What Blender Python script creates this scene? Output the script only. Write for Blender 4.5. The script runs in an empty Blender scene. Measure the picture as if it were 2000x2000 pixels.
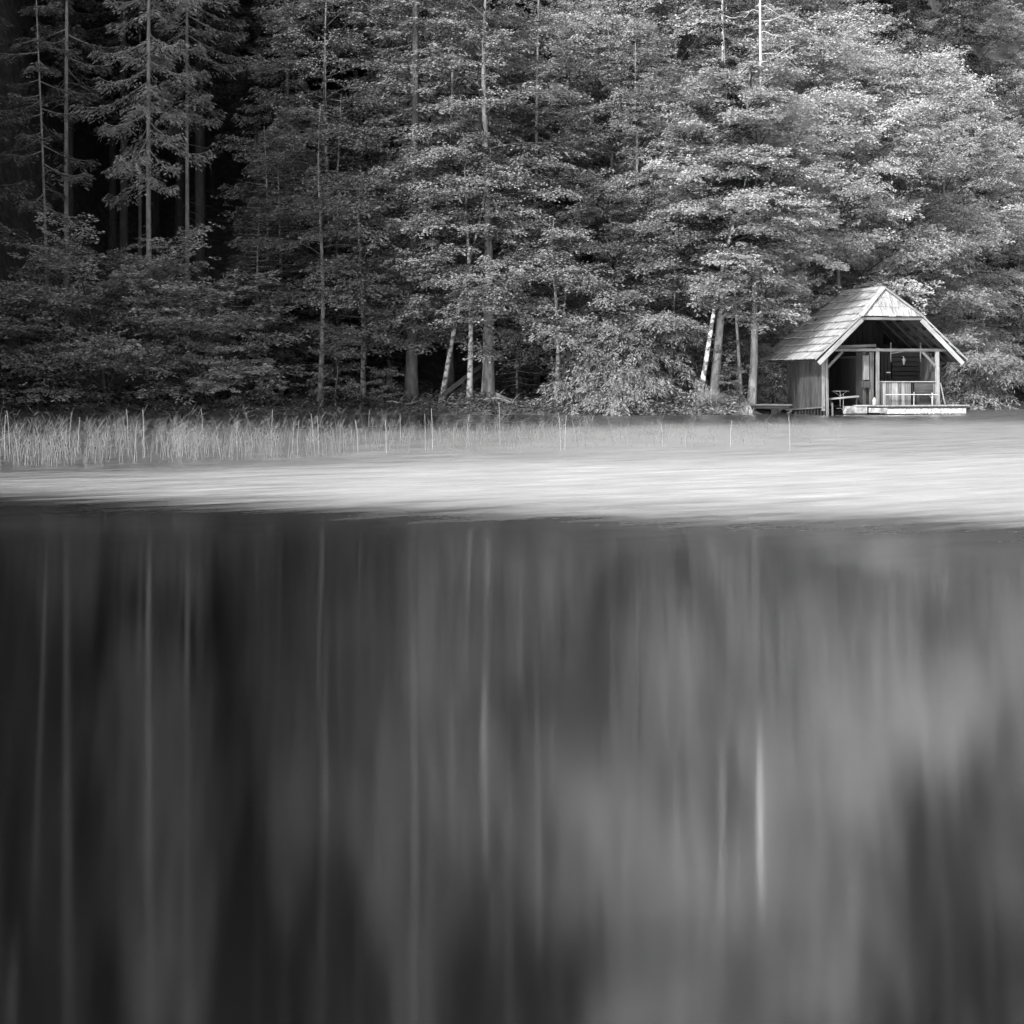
import bpy, math, random
import numpy as np
from mathutils import Vector, Matrix

# ------------------------------------------------------------------ camera, world, sun, exposure
sc = bpy.context.scene
H_CAM, F_PX, HOR = 1.33, 3420.0, 735.0        # eye height (m), focal length and horizon row in the 2000 px photograph
cam = bpy.data.objects.new('camera', bpy.data.cameras.new('camera'))
sc.collection.objects.link(cam)
cam.location = (0, 0, H_CAM)
cam.rotation_euler = (math.radians(90), 0, 0)
cam.data.sensor_width = 36
cam.data.lens = F_PX / 2000 * 36
cam.data.shift_y = -(1000 - HOR) / 2000
cam.data.clip_start = 0.1
cam.data.clip_end = 3000
sc.camera = cam

SUN_V = Vector((-0.48, -0.63, 0.65)).normalized()     # towards the sun
sun_el = math.asin(SUN_V.z)
sun_az = math.atan2(SUN_V.x, SUN_V.y)
w = bpy.data.worlds.new('World'); sc.world = w; w.use_nodes = True
nt = w.node_tree; nt.nodes.clear()
sky = nt.nodes.new('ShaderNodeTexSky'); sky.sky_type = 'NISHITA'; sky.sun_disc = False
sky.sun_elevation = sun_el; sky.sun_rotation = sun_az
sky.dust_density = 5.0; sky.air_density = 1.0; sky.altitude = 700
bw = nt.nodes.new('ShaderNodeRGBToBW')                 # a black and white place: grey sky, grey materials
bg = nt.nodes.new('ShaderNodeBackground'); bg.inputs[1].default_value = 0.15
out = nt.nodes.new('ShaderNodeOutputWorld')
nt.links.new(sky.outputs[0], bw.inputs[0]); nt.links.new(bw.outputs[0], bg.inputs[0]); nt.links.new(bg.outputs[0], out.inputs[0])
sl = bpy.data.lights.new('sun', 'SUN'); sl.energy = 3.1; sl.angle = math.radians(3.0)
so = bpy.data.objects.new('sun', sl); sc.collection.objects.link(so)
so.rotation_euler = SUN_V.to_track_quat('Z', 'Y').to_euler()
sc.view_settings.view_transform = 'Standard'; sc.view_settings.look = 'None'
sc.view_settings.exposure = 2.4; sc.view_settings.gamma = 1.0; sc.view_settings.use_curve_mapping = False
sc.render.engine = 'CYCLES'
sc.cycles.max_bounces = 5; sc.cycles.diffuse_bounces = 1; sc.cycles.glossy_bounces = 3
sc.cycles.transmission_bounces = 3; sc.cycles.transparent_max_bounces = 4
sc.cycles.use_denoising = True

# ------------------------------------------------------------------ helpers
C = sc.collection
PI = math.pi

def at(px, Y):                                 # x of a photograph column at distance Y
    return (px - 1000) * Y / F_PX
def zat(py, Y):
    return H_CAM + (HOR - py) * Y / F_PX

def tag(o, label=None, cat=None, group=None, kind=None):
    if label: o['label'] = label
    if cat: o['category'] = cat
    if group: o['group'] = group
    if kind: o['kind'] = kind
    return o

def empty(name, loc=(0, 0, 0), rz=0, parent=None):
    o = bpy.data.objects.new(name, None); C.objects.link(o)
    o.location = loc; o.rotation_euler = (0, 0, rz); o.empty_display_size = .3
    if parent: o.parent = parent
    return o

def mesh_np(name, V, F, mats, smooth=False, fm=None):
    """V (n,3) array, F list of (m,k) index arrays"""
    me = bpy.data.meshes.new(name)
    V = np.asarray(V, dtype=np.float32)
    F = [f for f in F if len(f)]
    idx = np.concatenate([f.reshape(-1) for f in F]).astype(np.int32)
    tot = np.concatenate([np.full(len(f), f.shape[1], np.int32) for f in F])
    st = np.concatenate([[0], np.cumsum(tot)[:-1]]).astype(np.int32)
    me.vertices.add(len(V)); me.vertices.foreach_set('co', V.reshape(-1))
    me.loops.add(len(idx)); me.loops.foreach_set('vertex_index', idx)
    me.polygons.add(len(tot)); me.polygons.foreach_set('loop_start', st); me.polygons.foreach_set('loop_total', tot)
    me.update(calc_edges=True)
    if smooth: me.polygons.foreach_set('use_smooth', np.ones(len(tot), bool))
    for m in (mats if isinstance(mats, (list, tuple)) else [mats]): me.materials.append(m)
    if fm is not None: me.polygons.foreach_set('material_index', np.asarray(fm, np.int32))
    me.update()
    return me

def obj(name, me, parent=None, loc=(0, 0, 0), rot=None):
    o = bpy.data.objects.new(name, me); C.objects.link(o)
    o.location = loc
    if rot is not None: o.rotation_euler = rot
    if parent: o.parent = parent
    return o

class Geo:
    """collects tubes, boxes and cards for one mesh"""
    def __init__(s): s.V = []; s.Q = []; s.T = []; s.n = 0
    def add(s, V, Q=None, T=None):
        V = np.asarray(V, float)
        if Q is not None and len(Q): s.Q.append(np.asarray(Q, int) + s.n)
        if T is not None and len(T): s.T.append(np.asarray(T, int) + s.n)
        s.V.append(V); s.n += len(V)
    def tube(s, P, R, k=6, cap=True, lump=0, rs=None):
        P = np.asarray(P, float); R = np.asarray(R, float); n = len(P)
        D = np.gradient(P, axis=0); D /= np.linalg.norm(D, axis=1)[:, None] + 1e-9
        ref = np.array([0, 0, 1.0]) if abs(D[0, 2]) < .8 else np.array([1.0, 0, 0])
        A = np.cross(D, ref); A /= np.linalg.norm(A, axis=1)[:, None] + 1e-9
        B = np.cross(D, A)
        th = np.arange(k) * 2 * PI / k
        rr = R[:, None] * np.ones((n, k))
        if lump and rs is not None: rr = rr * (1 + lump * (rs.rand(n, k) - .5))
        V = P[:, None, :] + rr[..., None] * (np.cos(th)[None, :, None] * A[:, None, :] + np.sin(th)[None, :, None] * B[:, None, :])
        V = V.reshape(-1, 3)
        i = np.arange(n - 1)[:, None] * k; j = np.arange(k)[None, :]; j2 = (j + 1) % k
        Q = np.stack([i + j, i + j2, i + k + j2, i + k + j], -1).reshape(-1, 4)
        T = None
        if cap:
            V = np.vstack([V, P[-1]]); b = (n - 1) * k
            T = np.stack([b + np.arange(k), b + (np.arange(k) + 1) % k, np.full(k, n * k)], 1)
        s.add(V, Q, T)
    def box(s, c, h, M=None):
        c = np.array(c, float); h = np.array(h, float)
        v = np.array([[x, y, z] for x in (-1, 1) for y in (-1, 1) for z in (-1, 1)], float) * h
        if M is not None: v = v @ np.array(M).T
        s.add(v + c, [[0, 1, 3, 2], [4, 6, 7, 5], [0, 4, 5, 1], [2, 3, 7, 6], [0, 2, 6, 4], [1, 5, 7, 3]])
    def cards(s, O, D, N, L, W):
        """kite shaped leaves: origin O, direction D, normal N, length L, width W"""
        S = np.cross(N, D); S /= np.linalg.norm(S, axis=1)[:, None] + 1e-9
        L = L[:, None]; W = W[:, None]
        a = O; b = O + D * L * .45 + S * W * .5; c = O + D * L; d = O + D * L * .45 - S * W * .5
        V = np.stack([a, b, c, d], 1).reshape(-1, 3)
        s.add(V, np.arange(len(V)).reshape(-1, 4))
    def mesh(s, name, mats, smooth=False):
        F = []
        if s.Q: F.append(np.concatenate(s.Q))
        if s.T: F.append(np.concatenate(s.T))
        return mesh_np(name, np.concatenate(s.V), F, mats, smooth)

# ------------------------------------------------------------------ materials (all grey: the photograph is black and white)
def new_mat(name):
    m = bpy.data.materials.new(name); m.use_nodes = True
    n = m.node_tree; n.nodes.clear()
    o = n.nodes.new('ShaderNodeOutputMaterial')
    return m, n, o
def L(n, a, b): n.links.new(a, b)
def mathn(n, op, a, b=None, clamp=False):
    x = n.nodes.new('ShaderNodeMath'); x.operation = op; x.use_clamp = clamp
    for i, v in enumerate((a, b)):
        if v is None: continue
        if isinstance(v, (int, float)): x.inputs[i].default_value = v
        else: L(n, v, x.inputs[i])
    return x.outputs[0]
def ramp(n, fac, stops):
    r = n.nodes.new('ShaderNodeValToRGB'); L(n, fac, r.inputs[0])
    e = r.color_ramp.elements
    e[0].position, e[1].position = stops[0][0], stops[-1][0]
    e[0].color = (stops[0][1],) * 3 + (1,); e[1].color = (stops[-1][1],) * 3 + (1,)
    for p, v in stops[1:-1]:
        q = e.new(p); q.color = (v, v, v, 1)
    return r.outputs[0]
def noise(n, vec, scale, detail=3, rough=.55):
    t = n.nodes.new('ShaderNodeTexNoise'); t.inputs['Scale'].default_value = scale
    t.inputs['Detail'].default_value = detail; t.inputs['Roughness'].default_value = rough
    if vec is not None: L(n, vec, t.inputs['Vector'])
    return t.outputs[0]
def mapping(n, vec, scale=(1, 1, 1), loc=(0, 0, 0), rot=(0, 0, 0)):
    m = n.nodes.new('ShaderNodeMapping'); L(n, vec, m.inputs[0])
    m.inputs['Scale'].default_value = scale; m.inputs['Location'].default_value = loc; m.inputs['Rotation'].default_value = rot
    return m.outputs[0]
def objcoord(n, rnd=True):
    tc = n.nodes.new('ShaderNodeTexCoord')
    if not rnd: return tc.outputs['Object'], None
    oi = n.nodes.new('ShaderNodeObjectInfo')
    va = n.nodes.new('ShaderNodeVectorMath'); va.operation = 'ADD'
    ml = n.nodes.new('ShaderNodeVectorMath'); ml.operation = 'SCALE'; ml.inputs[0].default_value = (37, 53, 71)
    L(n, oi.outputs['Random'], ml.inputs['Scale']); L(n, tc.outputs['Object'], va.inputs[0]); L(n, ml.outputs[0], va.inputs[1])
    return va.outputs[0], oi.outputs['Random']

def leaf_mat(name, val, var=.5, trans=.25, gloss=0.03):
    m, n, o = new_mat(name)
    g = n.nodes.new('ShaderNodeNewGeometry')
    oi = n.nodes.new('ShaderNodeObjectInfo')
    tc = n.nodes.new('ShaderNodeTexCoord')
    a = noise(n, tc.outputs['Object'], 1.3, 3)
    v = mathn(n, 'ADD', mathn(n, 'MULTIPLY', g.outputs['Random Per Island'], var), 1 - var / 2)
    v = mathn(n, 'MULTIPLY', v, mathn(n, 'ADD', mathn(n, 'MULTIPLY', a, .8), .6))
    v = mathn(n, 'MULTIPLY', v, mathn(n, 'ADD', mathn(n, 'MULTIPLY', oi.outputs['Random'], .3), .85))
    v = mathn(n, 'MULTIPLY', v, val)
    d = n.nodes.new('ShaderNodeBsdfDiffuse'); t = n.nodes.new('ShaderNodeBsdfTranslucent')
    L(n, v, d.inputs[0]); L(n, v, t.inputs[0])
    mx = n.nodes.new('ShaderNodeMixShader'); mx.inputs[0].default_value = trans
    L(n, d.outputs[0], mx.inputs[1]); L(n, t.outputs[0], mx.inputs[2])
    L(n, mx.outputs[0], o.inputs[0])
    return m

def bark_mat(name, lo, hi, scale=9, patch=False):
    m, n, o = new_mat(name)
    v, r = objcoord(n)
    a = noise(n, mapping(n, v, (scale, scale, scale * .28)), 1.0, 5, .7)
    if patch:
        b = noise(n, mapping(n, v, (5, 5, 7)), 1.0, 3, .6)
        c = ramp(n, b, [(.42, lo), (.55, hi)])
    else:
        c = ramp(n, a, [(.32, lo), (.7, hi)])
    p = n.nodes.new('ShaderNodeBsdfPrincipled'); p.inputs['Roughness'].default_value = .9
    p.inputs['Specular IOR Level'].default_value = .2
    L(n, c, p.inputs['Base Color'])
    bp = n.nodes.new('ShaderNodeBump'); bp.inputs['Strength'].default_value = .8; bp.inputs['Distance'].default_value = .03
    L(n, a, bp.inputs['Height']); L(n, bp.outputs[0], p.inputs['Normal'])
    L(n, p.outputs[0], o.inputs[0])
    return m

def wood_mat(name, lo, hi, cross=30, contrast=(.3, .72), rough=.85, tonevar=.5):
    """weathered timber, grain along local X, each board its own tone"""
    m, n, o = new_mat(name)
    v, r = objcoord(n)
    g1 = noise(n, mapping(n, v, (1.2, cross, cross)), 1.0, 5, .7)
    g2 = noise(n, mapping(n, v, (2.5, 5, 5)), 1.0, 3, .6)
    g = mathn(n, 'ADD', mathn(n, 'MULTIPLY', g1, .7), mathn(n, 'MULTIPLY', g2, .3))
    c = ramp(n, g, [(contrast[0], lo), (contrast[1], hi)])
    tv = mathn(n, 'ADD', mathn(n, 'MULTIPLY', r, tonevar), 1 - tonevar / 2)
    vm = n.nodes.new('ShaderNodeVectorMath'); vm.operation = 'SCALE'
    L(n, c, vm.inputs[0]); L(n, tv, vm.inputs['Scale'])
    p = n.nodes.new('ShaderNodeBsdfPrincipled'); p.inputs['Roughness'].default_value = rough
    p.inputs['Specular IOR Level'].default_value = .08
    L(n, vm.outputs[0], p.inputs['Base Color'])
    bp = n.nodes.new('ShaderNodeBump'); bp.inputs['Strength'].default_value = .5; bp.inputs['Distance'].default_value = .006
    L(n, g1, bp.inputs['Height']); L(n, bp.outputs[0], p.inputs['Normal'])
    L(n, p.outputs[0], o.inputs[0])
    return m

def flat_mat(name, lo, hi, scale=6, rough=.6, metal=0):
    m, n, o = new_mat(name)
    v, r = objcoord(n)
    c = ramp(n, noise(n, v, scale, 4, .65), [(.35, lo), (.65, hi)])
    p = n.nodes.new('ShaderNodeBsdfPrincipled'); p.inputs['Roughness'].default_value = rough; p.inputs['Metallic'].default_value = metal
    L(n, c, p.inputs['Base Color']); L(n, p.outputs[0], o.inputs[0])
    return m

M = {}
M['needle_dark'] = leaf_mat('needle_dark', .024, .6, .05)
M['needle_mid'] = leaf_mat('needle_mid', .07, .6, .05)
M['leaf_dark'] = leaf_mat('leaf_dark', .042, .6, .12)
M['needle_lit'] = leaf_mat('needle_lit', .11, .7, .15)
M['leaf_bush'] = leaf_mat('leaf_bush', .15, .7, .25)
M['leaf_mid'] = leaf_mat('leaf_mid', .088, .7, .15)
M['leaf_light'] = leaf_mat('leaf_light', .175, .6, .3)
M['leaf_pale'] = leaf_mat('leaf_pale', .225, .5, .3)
M['reed'] = leaf_mat('reed', .07, .5, .3)
M['reed_dry'] = leaf_mat('reed_dry', .11, .3, 0)
M['grass'] = leaf_mat('grass', .16, .6, .3)
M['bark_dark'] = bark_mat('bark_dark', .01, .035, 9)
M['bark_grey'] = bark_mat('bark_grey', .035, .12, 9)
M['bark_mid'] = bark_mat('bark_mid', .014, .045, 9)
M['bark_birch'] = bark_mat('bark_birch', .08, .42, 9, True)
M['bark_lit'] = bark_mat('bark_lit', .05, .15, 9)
M['bark_pale'] = bark_mat('bark_pale', .02, .11, 9, True)
M['bark_bleached'] = bark_mat('bark_bleached', .13, .30, 8)
M['twig'] = flat_mat('twig', .12, .3, 4, .9)
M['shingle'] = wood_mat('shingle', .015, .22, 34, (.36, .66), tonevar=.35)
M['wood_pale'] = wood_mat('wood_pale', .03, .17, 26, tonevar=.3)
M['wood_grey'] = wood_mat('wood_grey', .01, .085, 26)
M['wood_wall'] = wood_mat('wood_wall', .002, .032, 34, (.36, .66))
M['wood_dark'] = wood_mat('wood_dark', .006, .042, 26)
M['wood_inner_shaded'] = wood_mat('wood_inner_shaded', .003, .015, 26)  # timber colour darkened to imitate the shade under the roof and inside
M['wood_black'] = wood_mat('wood_black', .004, .012, 26)  # near-black timber; on the inner walls its colour stands in for shade
M['float_white'] = flat_mat('float_white', .03, .33, 14, .8)
M['concrete'] = flat_mat('concrete', .03, .13, 5, .9)
M['metal_white'] = flat_mat('metal_white', .12, .25, 5, .4)
M['metal_dark'] = flat_mat('metal_dark', .05, .2, 8, .5, .6)
M['soil'] = flat_mat('soil', .012, .04, 3, .95)

def water_mat():
    m, n, o = new_mat('lake_water')
    tc = n.nodes.new('ShaderNodeTexCoord'); P = tc.outputs['Object']
    sx = n.nodes.new('ShaderNodeSeparateXYZ'); L(n, P, sx.inputs[0]); X, Y = sx.outputs[0], sx.outputs[1]
    rot = mapping(n, P, (1, 1, 1), rot=(0, 0, math.radians(-33)))
    st = noise(n, mapping(n, rot, (.45, 1.9, 1)), 1.0, 6, .7)        # wind streaks
    st2 = noise(n, mapping(n, rot, (.8, 3.4, 1)), 1.0, 4, .65)
    big = noise(n, mapping(n, rot, (.08, .25, 1)), 1.0, 2, .5)
    def sstep(x, a, b):
        mr = n.nodes.new('ShaderNodeMapRange'); mr.interpolation_type = 'SMOOTHSTEP'
        L(n, x, mr.inputs[0])
        for i, v in ((1, a), (2, b), (3, 0.0), (4, 1.0)): mr.inputs[i].default_value = v
        return mr.outputs[0]
    wob = mathn(n, 'ADD', mathn(n, 'MULTIPLY', mathn(n, 'SUBTRACT', st, .5), 3.0), mathn(n, 'MULTIPLY', mathn(n, 'SUBTRACT', big, .5), 3.0))
    y1 = mathn(n, 'ADD', mathn(n, 'ADD', Y, mathn(n, 'MULTIPLY', X, .22)), wob)      # near edge of the ruffled band
    near = sstep(y1, 13.6, 20.4)
    y2 = mathn(n, 'SUBTRACT', mathn(n, 'SUBTRACT', Y, mathn(n, 'MULTIPLY', X, .4)), wob)   # far edge
    far = sstep(y2, 24.0, 29.0)
    farc = sstep(mathn(n, 'SUBTRACT', mathn(n, 'SUBTRACT', Y, mathn(n, 'MULTIPLY', X, .35)), wob), 41.0, 52.0)
    weak = mathn(n, 'MULTIPLY', sstep(y1, 12.0, 15.0), mathn(n, 'ADD', .45, mathn(n, 'MULTIPLY', sstep(X, -5.0, 4.0), .55)))
    rough = mathn(n, 'ADD', .086, mathn(n, 'MULTIPLY', near, mathn(n, 'ADD', .335, mathn(n, 'MULTIPLY', sstep(X, -9.0, 5.0), .12))))
    rough = mathn(n, 'ADD', rough, mathn(n, 'MULTIPLY', weak, .085))
    rough = mathn(n, 'SUBTRACT', rough, mathn(n, 'MULTIPLY', far, .13))
    rough = mathn(n, 'SUBTRACT', rough, mathn(n, 'MULTIPLY', farc, .18))
    rv = mathn(n, 'MULTIPLY', mathn(n, 'SUBTRACT', mathn(n, 'ADD', mathn(n, 'MULTIPLY', st, .5), mathn(n, 'MULTIPLY', st2, .5)), .5), 1.6)
    rough = mathn(n, 'ADD', rough, mathn(n, 'MULTIPLY', rv, mathn(n, 'ADD', mathn(n, 'MULTIPLY', near, .32), mathn(n, 'ADD', .004, mathn(n, 'MULTIPLY', weak, .10)))))
    rough = mathn(n, 'MAXIMUM', rough, .03)
    g = n.nodes.new('ShaderNodeBsdfAnisotropic'); g.distribution = 'BECKMANN'
    g.inputs['Color'].default_value = (1, 1, 1, 1)
    L(n, rough, g.inputs['Roughness']); g.inputs['Anisotropy'].default_value = .42
    tg = n.nodes.new('ShaderNodeCombineXYZ'); tg.inputs[0].default_value = 1; L(n, tg.outputs[0], g.inputs['Tangent'])
    d = n.nodes.new('ShaderNodeBsdfDiffuse'); d.inputs[0].default_value = (.003, .003, .003, 1)
    fr = n.nodes.new('ShaderNodeFresnel'); fr.inputs[0].default_value = 1.6
    mx = n.nodes.new('ShaderNodeMixShader'); L(n, mathn(n, 'ADD', .72, mathn(n, 'MULTIPLY', fr.outputs[0], .28)), mx.inputs[0]); L(n, d.outputs[0], mx.inputs[1]); L(n, g.outputs[0], mx.inputs[2])
    bp = n.nodes.new('ShaderNodeBump'); bp.inputs['Distance'].default_value = .12
    L(n, mathn(n, 'MULTIPLY', near, .8), bp.inputs['Strength']); L(n, st, bp.inputs['Height']); L(n, bp.outputs[0], g.inputs['Normal'])
    L(n, mx.outputs[0], o.inputs[0])
    return m
M['water'] = water_mat()

def ground_mat():
    m, n, o = new_mat('forest_floor')
    tc = n.nodes.new('ShaderNodeTexCoord')
    a = noise(n, tc.outputs['Object'], 2.5, 6, .7)
    c = ramp(n, a, [(.3, .012), (.55, .03), (.75, .07)])
    p = n.nodes.new('ShaderNodeBsdfPrincipled'); p.inputs['Roughness'].default_value = 1
    p.inputs['Specular IOR Level'].default_value = .1
    L(n, c, p.inputs['Base Color'])
    bp = n.nodes.new('ShaderNodeBump'); bp.inputs['Strength'].default_value = 1; bp.inputs['Distance'].default_value = .12
    L(n, a, bp.inputs['Height']); L(n, bp.outputs[0], p.inputs['Normal'])
    L(n, p.outputs[0], o.inputs[0])
    return m
M['ground'] = ground_mat()

# ------------------------------------------------------------------ terrain and lake
def smooth(a, b, x):
    t = np.clip((x - a) / (b - a), 0, 1); return t * t * (3 - 2 * t)
def shore(X):
    X = np.asarray(X, float)
    y = 60.4 + .35 * np.sin(X * .9) + .25 * np.sin(X * 2.3 + 1)
    y = y + smooth(7.8, 17.5, X) * 25
    y = y - smooth(-17.5, -25.0, X) * 48 - np.clip(-27 - X, 0, 400) * .8
    return y
def hnoise(X, Y):
    return (.5 * np.sin(X * .31 + 1.3 * np.sin(Y * .17)) * np.sin(Y * .27 + .8) + .22 * np.sin(X * .83 + Y * .4) * np.cos(Y * .71)
            + .08 * np.sin(X * 2.1 + Y) * np.sin(Y * 2.7 - X))
def ground_z(X, Y):
    X = np.asarray(X, float); Y = np.asarray(Y, float)
    d = Y - shore(X)
    z = np.where(d < 0, np.maximum(d * .5, -1.5), 0)
    z = z + .3 * smooth(-.1, .8, d) + .35 * smooth(.8, 4, d)
    z = z + .44 * np.clip(d - 5, 0, 110) * smooth(5, 14, d) + .22 * np.clip(d - 25, 0, 90) + .1 * np.clip(d - 115, 0, 200) + .75 * np.clip(d - 9, 0, 45) * smooth(9, 22, X)
    z = z + hnoise(X, Y) * smooth(1.5, 12, d) * (.5 + .015 * np.clip(d, 0, 60))
    return z
def axis(a, b, lo, hi, fine, coarse):
    x = [lo]
    while x[-1] < hi: x.append(x[-1] + (fine if a <= x[-1] < b else coarse))
    return np.array(x)
gx = axis(-30, 30, -400, 400, .5, 14); gy = axis(52, 100, -40, 560, .5, 10)
GX, GY = np.meshgrid(gx, gy)
GZ = ground_z(GX, GY)
nx, ny = len(gx), len(gy)
ii = (np.arange(ny - 1)[:, None] * nx + np.arange(nx - 1)[None, :]).reshape(-1)
gm = mesh_np('ground', np.stack([GX, GY, GZ], -1).reshape(-1, 3), [np.stack([ii, ii + 1, ii + nx + 1, ii + nx], 1)], M['ground'], True)
tag(obj('ground', gm), 'dark forest floor rising from the lake shore up the wooded slope', None, None, 'structure')
wv = np.array([[-600, -400, 0], [600, -400, 0], [600, 160, 0], [-600, 160, 0]], float)
tag(obj('lake', mesh_np('lake', wv, [np.array([[0, 1, 2, 3]])], M['water'])), 'calm dark lake with a pale wind-ruffled band across it', None, None, 'structure')

# ------------------------------------------------------------------ plants
def unit(v): return v / (np.linalg.norm(v, axis=-1, keepdims=True) + 1e-9)

def spray_cards(geo, rs, O, D, Ls, K, leaf, spread=.45, jit=.45, droop=.25, fan=.9):
    """K leaves along each spray axis (origin O, direction D, length Ls)"""
    n = len(O)
    t = rs.rand(n, K) ** .8
    side = np.where(rs.rand(n, K) < .5, -1.0, 1.0)
    up = np.array([0, 0, 1.0])
    Lat = unit(np.cross(np.broadcast_to(up, D.shape), D))
    w = side * rs.rand(n, K) * spread * Ls[:, None] * (.35 + .65 * np.sin(t * PI * .9))
    p = O[:, None] + D[:, None] * (t * Ls[:, None])[..., None] + Lat[:, None] * w[..., None]
    p[..., 2] += -droop * (t ** 2) * Ls[:, None] + rs.randn(n, K) * .035 - np.abs(w) * droop * .6
    ang = side * (.35 + rs.rand(n, K) * fan)
    d = D[:, None] * np.cos(ang)[..., None] + Lat[:, None] * np.sin(ang)[..., None]
    d[..., 2] -= droop * (.4 + rs.rand(n, K))
    d = unit(d + rs.randn(n, K, 3) * .12)
    nn = up + rs.randn(n, K, 3) * jit + .35 * D[:, None]
    nn = unit(nn - (nn * d).sum(-1, keepdims=True) * d)
    sz = (.7 + .6 * rs.rand(n, K))
    geo.cards(p.reshape(-1, 3), d.reshape(-1, 3), nn.reshape(-1, 3), (leaf[0] * sz).reshape(-1), (leaf[1] * sz).reshape(-1))

def trunk_path(rs, H, lean=(0, 0), wob=.12, n=14):
    t = np.linspace(0, 1, n)
    x = lean[0] * t + wob * np.sin(t * 5 + rs.rand() * 6) * t; y = lean[1] * t + wob * np.sin(t * 4 + rs.rand() * 6) * t
    return np.stack([x, y, t * H], 1)
def trunk_radius(r, n, flare=.6, tip=.12):
    t = np.linspace(0, 1, n)
    return r * ((1 - t) ** .85 * (1 - tip) + tip) * (1 + flare * np.exp(-t * n * 1.6))
def on_path(P, z):
    return np.array([np.interp(z, P[:, 2], P[:, 0]), np.interp(z, P[:, 2], P[:, 1]), z])

def broadleaf(name, seed, H, R, z0, nl=34, nsub=7, ntw=5, leaf=(.095, .055), K=30, tr=.12, up=.5, droop=.2, lean=(0, 0),
              leafm='leaf_light', bark='bark_grey', stems=1, wild=.5, jit=.45, sprl=(.35, .65), prof=(.18, .78)):
    rs = np.random.RandomState(seed)
    wood = Geo(); limb = Geo(); lf = Geo(); O = []; D = []; Ls = []
    paths = []
    for s in range(stems):
        ln = lean if stems == 1 else (lean[0] + rs.uniform(-1, 1) * R * .55, lean[1] + rs.uniform(-1, 1) * R * .4)
        hh = H if stems == 1 else H * rs.uniform(.75, 1)
        P = trunk_path(rs, hh, ln, .2)
        if stems > 1: P[:, :2] += rs.uniform(-.25, .25, 2)
        P = np.vstack([P[0] - [0, 0, .5], P])
        wood.tube(P, np.concatenate([[tr * 1.25], trunk_radius(tr, len(P) - 1, .28)]), 9, True, .12, rs)
        paths.append((P, hh))
    for i in range(nl):
        P, hh = paths[i % stems]
        s = (i + .5) / nl
        hz = z0 + (hh * .97 - z0) * s
        az = i * 2.4 + rs.uniform(-.5, .5)
        r = R * (math.sin(PI * (prof[0] + prof[1] * s))) ** .7 * rs.uniform(.6, 1.15)
        el = (-.05 + up * s + rs.uniform(-.12, .2) + wild * rs.uniform(-.35, .4))
        el = min(el, .62)
        b = on_path(P, hz)
        t = np.linspace(0, 1, 7)
        hd = np.array([math.cos(az), math.sin(az), 0.]); sd = np.array([-hd[1], hd[0], 0.])
        cv = rs.uniform(-.2, .2)
        Q = b + hd * (r * t)[:, None] + sd * (cv * r * t * t)[:, None]
        Q[:, 2] += r * (math.tan(el + .25) * t - (.25 + droop * .8) * t ** 2) + np.sin(t * 7 + i) * .05
        limb.tube(Q, (tr * .28 * (1 - s * .5)) * (1 - t * .85) + .005, 5)
        for j in range(nsub):
            tt = .3 + .7 * (j + rs.rand()) / nsub
            q = np.array([np.interp(tt, t, Q[:, c]) for c in range(3)])
            a2 = az + (1 if j % 2 else -1) * rs.uniform(.35, 1.1)
            l2 = r * .42 * (1.15 - tt) + rs.uniform(.35, .8)
            e2 = el * .5 + rs.uniform(-.15, .25) + wild * rs.uniform(-.4, .4)
            d2 = np.array([math.cos(a2) * math.cos(e2), math.sin(a2) * math.cos(e2), math.sin(e2)])
            e = q + d2 * l2; e[2] -= droop * l2 * .5
            limb.tube([q, (q + e) / 2 + [0, 0, .06], e], [.012, .008, .003], 3, False)
            for k in range(ntw):
                u = (k + rs.rand()) / ntw
                o = q + (e - q) * u
                a3 = a2 + (1 if k % 2 else -1) * rs.uniform(.1, 1.0)
                O.append(o + rs.randn(3) * .05)
                D.append([math.cos(a3), math.sin(a3), rs.uniform(-.15, .35) + up * .25 * s + wild * rs.uniform(-.6, .45)])
                Ls.append(rs.uniform(*sprl))
    spray_cards(lf, rs, np.array(O), unit(np.array(D)), np.array(Ls), K, leaf, .5, jit, droop)
    return {'trunk': wood.mesh(name + '_trunk', M[bark], True), 'limbs': limb.mesh(name + '_limbs', M['bark_dark']), 'crown': lf.mesh(name + '_crown', M[leafm]), 'H': H}

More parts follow.
